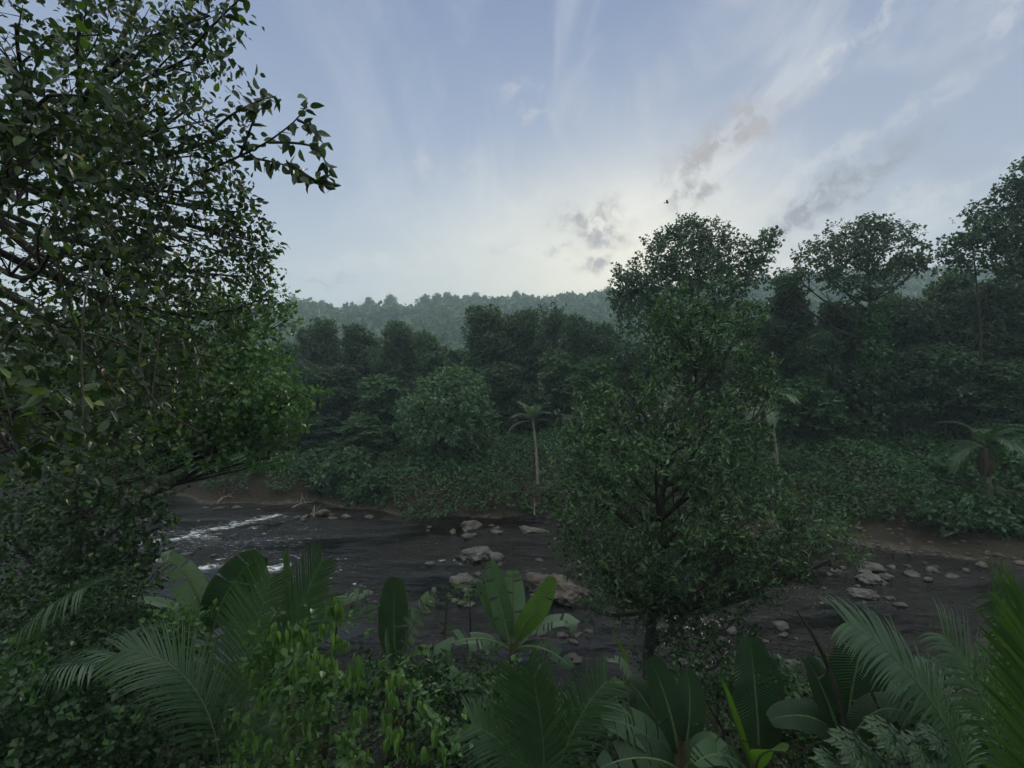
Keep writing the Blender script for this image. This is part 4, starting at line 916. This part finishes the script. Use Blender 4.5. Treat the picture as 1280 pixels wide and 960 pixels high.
# ------------------------------------------------------------------ rocks and stones
def ico(nsub=4):
    import bmesh
    bm = bmesh.new(); bmesh.ops.create_icosphere(bm, subdivisions=nsub, radius=1)
    v = np.array([q.co[:] for q in bm.verts]); f = np.array([[w.index for w in q.verts] for q in bm.faces]); bm.free(); return v, f
IV, IF = ico(5); SV, SF = ico(3); TV, TF = ico(1)
def rock_shape(V, rng, k=.5):
    o = rng.random(3)*30; d = V.copy()
    for _ in range(5):      # broken planes
        n_ = rdir(rng, 1)[0]; h = rng.uniform(.55, .85); q = d@n_; d = d-np.maximum(q-h, 0)[:, None]*n_*.8
    return d*(1+k*(vnoise(V*1.6+o)-.5)+k*.6*(vnoise(V*4.5+o)-.5)+k*.32*(vnoise(V*11+o)-.5))[:, None]
def rock(name, label, x, y, wpx, hpx, seed, mat='rock', group=None, flat=.6, Y=None):
    rng = np.random.default_rng(seed); Yd = CZ*F/(y+hpx*.3-480) if Y is None else Y; c = at(x, y, Yd); rx = wpx/F*Yd/2; rz = hpx/F*Yd/2*1.15
    g = G(); V, Fc = (IV, IF) if wpx > 30 else (SV, SF)
    g.add(rock_shape(V, rng)*[rx, rx*.75, rz], Fc); o = g.obj(name, M[mat], smooth=True)
    o.location = (c[0], Yd, rz*.18); o.rotation_euler = (0, rng.uniform(-.15, .15), rng.uniform(-.5, .5)); tag(o, label, 'rock', group); return o
rock('boulder', 'grey flat-topped boulder standing alone in midstream', 592, 692, 46, 20, 501)
rock('boulder', 'small grey rock touching the right end of the midstream boulder', 620, 696, 24, 13, 502)
rock('boulder', 'large brown boulder at the left foot of the bushy tree', 684, 728, 62, 32, 503, 'rock_brown')
rock('boulder', 'brown slab sloping right of the large brown boulder', 712, 740, 56, 26, 504, 'rock_brown')
rock('boulder', 'low dark rock left of the large brown boulder', 578, 726, 40, 10, 505)
rock('boulder', 'long pale rock lying nearest in the right shallows', 1079, 741, 34, 12, 506)
rock('boulder', 'angular pale rock behind the long one in the right shallows', 1088, 723, 34, 14, 507)
rock('boulder', 'pale rock right of the angular one', 1108, 720, 22, 10, 508)
rock('boulder', 'grey rock at the back of the right stone group', 1090, 708, 30, 14, 509)
rock('boulder', 'flat pale rock at the right end of the stone group', 1138, 716, 20, 8, 510)
rock('boulder', 'round stone alone nearest the right palm', 1126, 756, 15, 9, 511)
rock('boulder', 'small round pale stone by the far bank behind the midstream boulder', 584, 670, 15, 8, 512)
rock('boulder', 'small low stone left of the midstream boulder', 536, 704, 14, 5, 513)
rock('boulder', 'pale rock under the far bank below the slim palm', 588, 655, 26, 12, 514, 'rock_brown')
rock('boulder', 'small flat rock right of the one below the slim palm', 620, 664, 14, 6, 515)
rock('boulder', 'long flat pale stone at the water line left of the bushy tree', 668, 662, 34, 6, 516)
rock('boulder', 'small pale stone in the right shallows beside the bushy tree', 1028, 754, 7, 4, 517)
rock('boulder', 'small grey stone right of the flat pale rock', 1160, 724, 12, 6, 518)
rock('boulder', 'dull rock in the gravel bank far right', 1228, 706, 14, 7, 519)
rock('boulder', 'pale grey rock just behind the leaning dark stalk', 990, 835, 40, 22, 520)
rock('boulder', 'brown rock on the left bank behind the V-leaved banana', 236, 760, 50, 20, 521, 'rock_brown')
rock('boulder', 'small brown rock on the far left bank by the driftwood', 405, 640, 18, 10, 522, 'rock_brown')
rock('boulder', 'small rock at the far bank under the bright green shrub', 432, 645, 14, 6, 523, 'rock')
rng = np.random.default_rng(529)
GS = 'small stones along the water line'
shapes = []
for q in range(7):
    g = G(); g.add(rock_shape(SV, rng, .55), SF); shapes.append(g.mesh('stone', [M['rock'] if q % 3 else M['rock_brown']], smooth=True))
spots = [(1045, 725, 60, 26, 9), (1110, 704, 90, 12, 10), (1200, 712, 70, 10, 6), (600, 662, 80, 6, 14), (400, 645, 50, 5, 12), (290, 634, 40, 4, 8), (660, 715, 50, 16, 10), (700, 790, 60, 40, 14), (250, 680, 60, 20, 12), (570, 745, 40, 20, 10), (920, 800, 60, 20, 10)]
for (cx_, cy_s, sx_, sy_, cnt) in spots:
    for q in range(cnt):
        x = cx_+rng.normal()*sx_*.6; y = max(cy_s+rng.normal()*sy_*.6, 634); X, Y = wpt(x, y); sz = rng.uniform(.07, .2)*(1.5 if rng.random() < .15 else 1)
        o = bpy.data.objects.new('stone', shapes[int(rng.integers(7))]); COL.objects.link(o)
        o.location = (X, Y, max(gz(X, Y), -.02)+sz*.12); o.scale = (sz*rng.uniform(.9, 1.5), sz, sz*rng.uniform(.4, .7)); o.rotation_euler = (0, 0, rng.random()*6)
        tag(o, 'small rough grey-brown stone lying at the water line', 'stone', GS)
rng = np.random.default_rng(530); g = G(); n = 0
for i in range(3200):
    x = rng.uniform(-18, 24); y = rng.uniform(13, 31)
    e1 = y-near_edge(x); e2 = far_edge(x)-y
    sh = math.exp(-((x-5)/7)**2-((y-16.5)/3.)**2)
    right = (x > 8 and -3.6 < e2 < 1.6)
    if not ((0 < e1 < 3 and rng.random() < .5) or rng.random() < sh*.9 or right and rng.random() < .9 or (abs(e2) < 1 and rng.random() < .6)): continue
    s = rng.uniform(.04, .13)*(1.8 if rng.random() < .1 else 1)
    d = rdir(rng, 1)[0]; V = TV*(1+.35*(vnoise(TV*2+i)-.5))[:, None]*[s*1.3, s, s*.6]; a = rng.random()*3; ca, sa = math.cos(a), math.sin(a)
    V = np.stack([V[:, 0]*ca-V[:, 1]*sa, V[:, 0]*sa+V[:, 1]*ca, V[:, 2]], -1)
    g.add(V+[x, y, gz(x, y)+s*.25], TF)
tag(g.obj('pebbles', M['rock'], smooth=True), 'loose river pebbles in the shallows and on the banks', 'pebbles', kind='stuff')

def drift(label, pts, r, seed):
    rng = np.random.default_rng(seed); g = G(); P_ = [np.array([*wpt(x, y)[:2], z]) for x, y, z in pts]; c = bez(P_, 14); tube(g, c, np.linspace(r, r*.3, 14), 7)
    for _ in range(4):
        a = c[rng.integers(3, 12)]; tube(g, bez([a, a+rdir(rng, 1)[0]*.5+[0, 0, .25]], 4), np.linspace(r*.45, r*.1, 4), 5)
    tag(g.obj('driftwood', M['drift'], smooth=True), label, 'driftwood', 'driftwood along the river')
drift('pale driftwood caught on the far bank where the rapids begin', [(365, 640, .25), (378, 636, .5), (392, 634, .3)], .06, 601)
drift('bleached driftwood at the dark left bend', [(272, 632, .2), (282, 627, .6), (292, 628, .3)], .07, 602)
drift('thin pale stick standing at the bank right of the rapids', [(392, 648, .1), (393, 646, .7)], .05, 603)
drift('driftwood lying on the right gravel bank under the shrubs', [(1180, 684, .55), (1200, 680, .75), (1222, 682, .6)], .06, 604)
drift('short pale post at the bank below the slim palm', [(668, 650, .3), (668, 648, 1.2)], .04, 605)

# ------------------------------------------------------------------ bird
c = at(834, 253, 30.); g = G(); s = .16
V = SV*[.45*s, 1.2*s*.4, .35*s]; g.add(V, SF)
for sg in (-1, 1):
    g.add(np.array([[0, .05, 0], [0, -.07, 0], [sg*.13, -.04, .07], [sg*.13, .05, .08], [sg*.26, .0, .03], [0, .05, .012], [0, -.07, .012], [sg*.13, -.04, .082], [sg*.13, .05, .092], [sg*.26, .0, .04]]),
          [[0, 1, 2, 3], [5, 6, 7, 8]]); g.add(np.array([[sg*.13, -.04, .07], [sg*.13, .05, .08], [sg*.26, .0, .03]]), [[0, 1, 2]])
g.add(np.array([[-.02, .08, 0], [.02, .08, 0], [.05, .2, 0], [-.05, .2, 0]]), [[0, 1, 2, 3]])
o = g.obj('bird', M['bird']); o.location = Vector(c.tolist()); o.rotation_euler = (0, R(12), R(60)); tag(o, 'small dark bird flying above the tall open tree', 'bird')

# ------------------------------------------------------------------ haze
import bmesh
g = G(); x0, x1, y0, y1, z0, z1 = -720, 720, -80, 720, -3, 110
V = [[x, y, z] for z in (z0, z1) for y in (y0, y1) for x in (x0, x1)]
g.add(V, [[0, 2, 3, 1], [4, 5, 7, 6], [0, 1, 5, 4], [2, 6, 7, 3], [0, 4, 6, 2], [1, 3, 7, 5]])
m = bpy.data.materials.new('haze'); m.use_nodes = True; m.node_tree.nodes.clear(); nt = NT(m.node_tree); out = nt.node('ShaderNodeOutputMaterial')
v = nt.node('ShaderNodeVolumePrincipled'); v.inputs['Color'].default_value = (.68, .90, 1., 1); v.inputs['Density'].default_value = .0011; v.inputs['Anisotropy'].default_value = .2
nt.l.new(v.outputs[0], out.inputs['Volume']); M['haze'] = m
if not os.environ.get('NOHAZE'):
    tag(g.obj('haze', m), 'thin pale morning haze over the whole valley', 'haze', kind='stuff')

# ------------------------------------------------------------------ sky, sun, camera
SX, SY = 800, 335
sd = nrm(np.array([(SX-640)/F, 1., (480-SY)/F])); az = math.atan2(sd[0], sd[1]); elv = math.asin(sd[2])
w = bpy.data.worlds.new('World'); SC.world = w; w.use_nodes = True; w.node_tree.nodes.clear(); nt = NT(w.node_tree)
tc = nt.node('ShaderNodeTexCoord'); D = tc.outputs['Generated']
sk = nt.node('ShaderNodeTexSky', sky_type='NISHITA'); sk.sun_disc = False; sk.sun_elevation = elv; sk.sun_rotation = az; sk.air_density = 1.2; sk.dust_density = 1.5; sk.ozone_density = 2.
nish = nt.vm('SCALE', sk.outputs[0], sc=.04)
sp = nt.node('ShaderNodeSeparateXYZ'); nt.l.new(D, sp.inputs[0]); dx, dy, dz = sp.outputs
dot = nt.m('MAXIMUM', nt.vm('DOT_PRODUCT', D, tuple(sd)), 0.)
zc = nt.m('MAXIMUM', dz, 0.)
# the veil: violet blue above, pale towards the horizon, a broad warm brightness round the hidden sun
veil = nt.ramp(zc, [(0, (.55, .57, .57)), (.14, (.47, .51, .56)), (.33, (.29, .345, .46)), (.6, (.155, .205, .345))])
veil = nt.mix(nt.m('MULTIPLY', nt.step(dx, .1, .6), .35), veil, (.27, .29, .39))
e_h = nrm(np.array([(740-640)/F, 1., (480-345)/F])); dh = nt.vm('SUBTRACT', D, tuple(e_h))
sq = nt.vm('LENGTH', nt.vm('MULTIPLY', dh, (1., 1., 2.3)))
veil = nt.mix(nt.m('MULTIPLY', nt.m('SUBTRACT', 1., nt.step(sq, .0, .62)), .85), veil, (.61, .605, .545))
glow = nt.m('POWER', dot, 60.)
veil = nt.mix(nt.m('MULTIPLY', glow, .45), veil, (.74, .71, .61))
veil = nt.mix(nt.step(dz, -.12, .0), (.10, .11, .11), veil)
base = nt.mix(.88, nish, veil)
den = nt.m('ADD', zc, .16); cx = nt.m('DIVIDE', dx, den); cy = nt.m('DIVIDE', dy, den)
cv = nt.node('ShaderNodeCombineXYZ'); nt.l.new(cx, cv.inputs[0]); nt.l.new(cy, cv.inputs[1]); CV = cv.outputs[0]
def lay(rot, sx, sy, scale, det, ro, dist, off=0.):
    mp = nt.node('ShaderNodeMapping'); mp.inputs['Rotation'].default_value = (0, 0, R(rot)); mp.inputs['Scale'].default_value = (sx, sy, 1); mp.inputs['Location'].default_value = (off, off*.7, 0)
    nt.l.new(CV, mp.inputs[0]); return nt.noise(mp.outputs[0], scale, det, ro, dist)
c1 = lay(24, 1.35, .6, 1.6, 9, .60, 1.2, 3.1); c2 = lay(35, 1.2, .8, 2.8, 8, .62, .8, 7.7); c3 = lay(12, 2.0, .38, 1.9, 7, .58, .7, 1.3); broad = lay(0, 1, 1, .75, 3, .5, .3, 5.)
side = nt.m('ADD', .40, nt.m('MULTIPLY', nt.step(dx, -.45, .15), .60))
cir = nt.m('MULTIPLY', nt.m('MAXIMUM', nt.step(c1, .45, .72), nt.m('MULTIPLY', nt.step(c3, .52, .72), .8)), side)
lit = nt.mix(nt.m('POWER', dot, 7.), (.36, .39, .46), (.74, .71, .63))
col = nt.mix(nt.m('MULTIPLY', cir, .42), base, lit)
drk = nt.m('MULTIPLY', nt.m('MULTIPLY', nt.step(c2, .50, .70), nt.step(broad, .42, .60)), nt.step(dx, -.2, .35))
col = nt.mix(nt.m('MULTIPLY', drk, .40), col, nt.mix(nt.m('POWER', dot, 10.), (.19, .215, .29), (.38, .37, .36)))
# cloudlets, each with its own direction, size and tilt, torn by noise
wn = nt.node('ShaderNodeTexNoise'); nt.l.new(D, wn.inputs['Vector']); wn.inputs['Scale'].default_value = 14.; wn.inputs['Detail'].default_value = 7.; wn.inputs['Roughness'].default_value = .62
DW = nt.vm('ADD', D, nt.vm('SCALE', nt.vm('SUBTRACT', wn.outputs['Color'], (.5, .5, .5)), sc=.13))
def blob(x, y, rx, ry, rot=0.):
    e = nrm(np.array([(x-640)/F, 1., (480-y)/F])); e1 = nrm(np.cross(e, [0, 0, 1.])); e2 = np.cross(e1, e)
    if e2[2] < 0: e2 = -e2
    a = e1*math.cos(R(rot))+e2*math.sin(R(rot)); b_ = -e1*math.sin(R(rot))+e2*math.cos(R(rot))
    u = nt.m('DIVIDE', nt.vm('DOT_PRODUCT', nt.vm('SUBTRACT', DW, tuple(e)), tuple(a)), rx*1.3/F*e[1]); v_ = nt.m('DIVIDE', nt.vm('DOT_PRODUCT', nt.vm('SUBTRACT', DW, tuple(e)), tuple(b_)), ry*1.4/F*e[1])
    q = nt.m('ADD', nt.m('MULTIPLY', u, u), nt.m('MULTIPLY', v_, v_))
    return nt.m('MULTIPLY', nt.m('POWER', 2.718, nt.m('MULTIPLY', q, -1.)), nt.step(nt.vm('DOT_PRODUCT', D, tuple(e)), .5, .9))
fine = nt.noise(D, 34., 7, .62, .6)
def bank(bl, colr, amt):
    global col
    t = bl[0]
    for q in bl[1:]: t = nt.m('MAXIMUM', t, q)
    f = nt.m('MULTIPLY', t, nt.m('ADD', .25, nt.m('MULTIPLY', nt.step(fine, .34, .62), .75)))
    col = nt.mix(nt.m('MULTIPLY', nt.step(f, .02, .95), amt), col, colr)
bank([blob(1010, 215, 150, 10, 26), blob(1150, 250, 120, 9, 14), blob(905, 255, 10, 70, 22), blob(880, 220, 10, 70, -30), blob(1100, 30, 80, 8, 35), blob(640, 270, 70, 12, 25), blob(470, 330, 90, 10, 8), blob(1245, 25, 26, 9, 30)], (.60, .585, .55), .28)
bank([blob(742, 272, 34, 14, 8), blob(752, 296, 26, 15, -10), blob(750, 332, 20, 10), blob(862, 247, 28, 12, 20), blob(905, 172, 62, 22, 22), blob(885, 198, 36, 14, 30)], (.30, .28, .29), .95)
bank([blob(1062, 230, 64, 15, 27), blob(1015, 262, 54, 15, 30), blob(990, 285, 32, 11, 30)], (.23, .23, .27), .95)
bank([blob(435, 376, 22, 4), blob(558, 374, 14, 5), blob(700, 318, 18, 4), blob(400, 350, 30, 4)], (.33, .34, .37), .6)
bank([blob(652, 105, 24, 10), blob(675, 145, 24, 8), blob(585, 200, 14, 6), blob(655, 232, 22, 7), blob(530, 215, 18, 7), blob(620, 312, 22, 7, 10)], (.44, .44, .46), .45)
# added unseen sky light for the foliage: bright overhead, dim low behind the viewer
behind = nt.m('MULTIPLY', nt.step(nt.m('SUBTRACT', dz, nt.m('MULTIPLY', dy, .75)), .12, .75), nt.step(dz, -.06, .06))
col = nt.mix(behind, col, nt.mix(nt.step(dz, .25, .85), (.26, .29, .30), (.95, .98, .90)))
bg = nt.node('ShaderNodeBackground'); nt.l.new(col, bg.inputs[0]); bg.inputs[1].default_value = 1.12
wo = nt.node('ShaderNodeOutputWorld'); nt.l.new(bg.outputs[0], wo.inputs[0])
w.cycles.sampling_method = 'MANUAL'; w.cycles.sample_map_resolution = 512

sl = bpy.data.lights.new('sun', 'SUN'); sl.energy = 1.5; sl.angle = R(12); sl.color = (1, .90, .76)
so = bpy.data.objects.new('sun', sl); COL.objects.link(so); so.rotation_euler = Vector((-sd).tolist()).to_track_quat('-Z', 'Y').to_euler()

cam = bpy.data.cameras.new('camera'); co = bpy.data.objects.new('camera', cam); COL.objects.link(co); SC.camera = co
co.location = (0, 0, CZ); co.rotation_euler = (R(90), 0, 0); cam.lens = 36*F/1280; cam.sensor_width = 36; cam.clip_start = .1; cam.clip_end = 3000
SC.view_settings.view_transform = 'Standard'; SC.view_settings.look = 'None'; SC.view_settings.exposure = .44; SC.view_settings.gamma = 1; SC.view_settings.use_curve_mapping = False
cy_ = SC.cycles; cy_.max_bounces = 5; cy_.diffuse_bounces = 2; cy_.glossy_bounces = 2; cy_.transmission_bounces = 3; cy_.transparent_max_bounces = 8; cy_.volume_bounces = 0
cy_.adaptive_threshold = .03; cy_.use_denoising = True; cy_.caustics_reflective = False; cy_.caustics_refractive = False; cy_.sample_clamp_indirect = 4
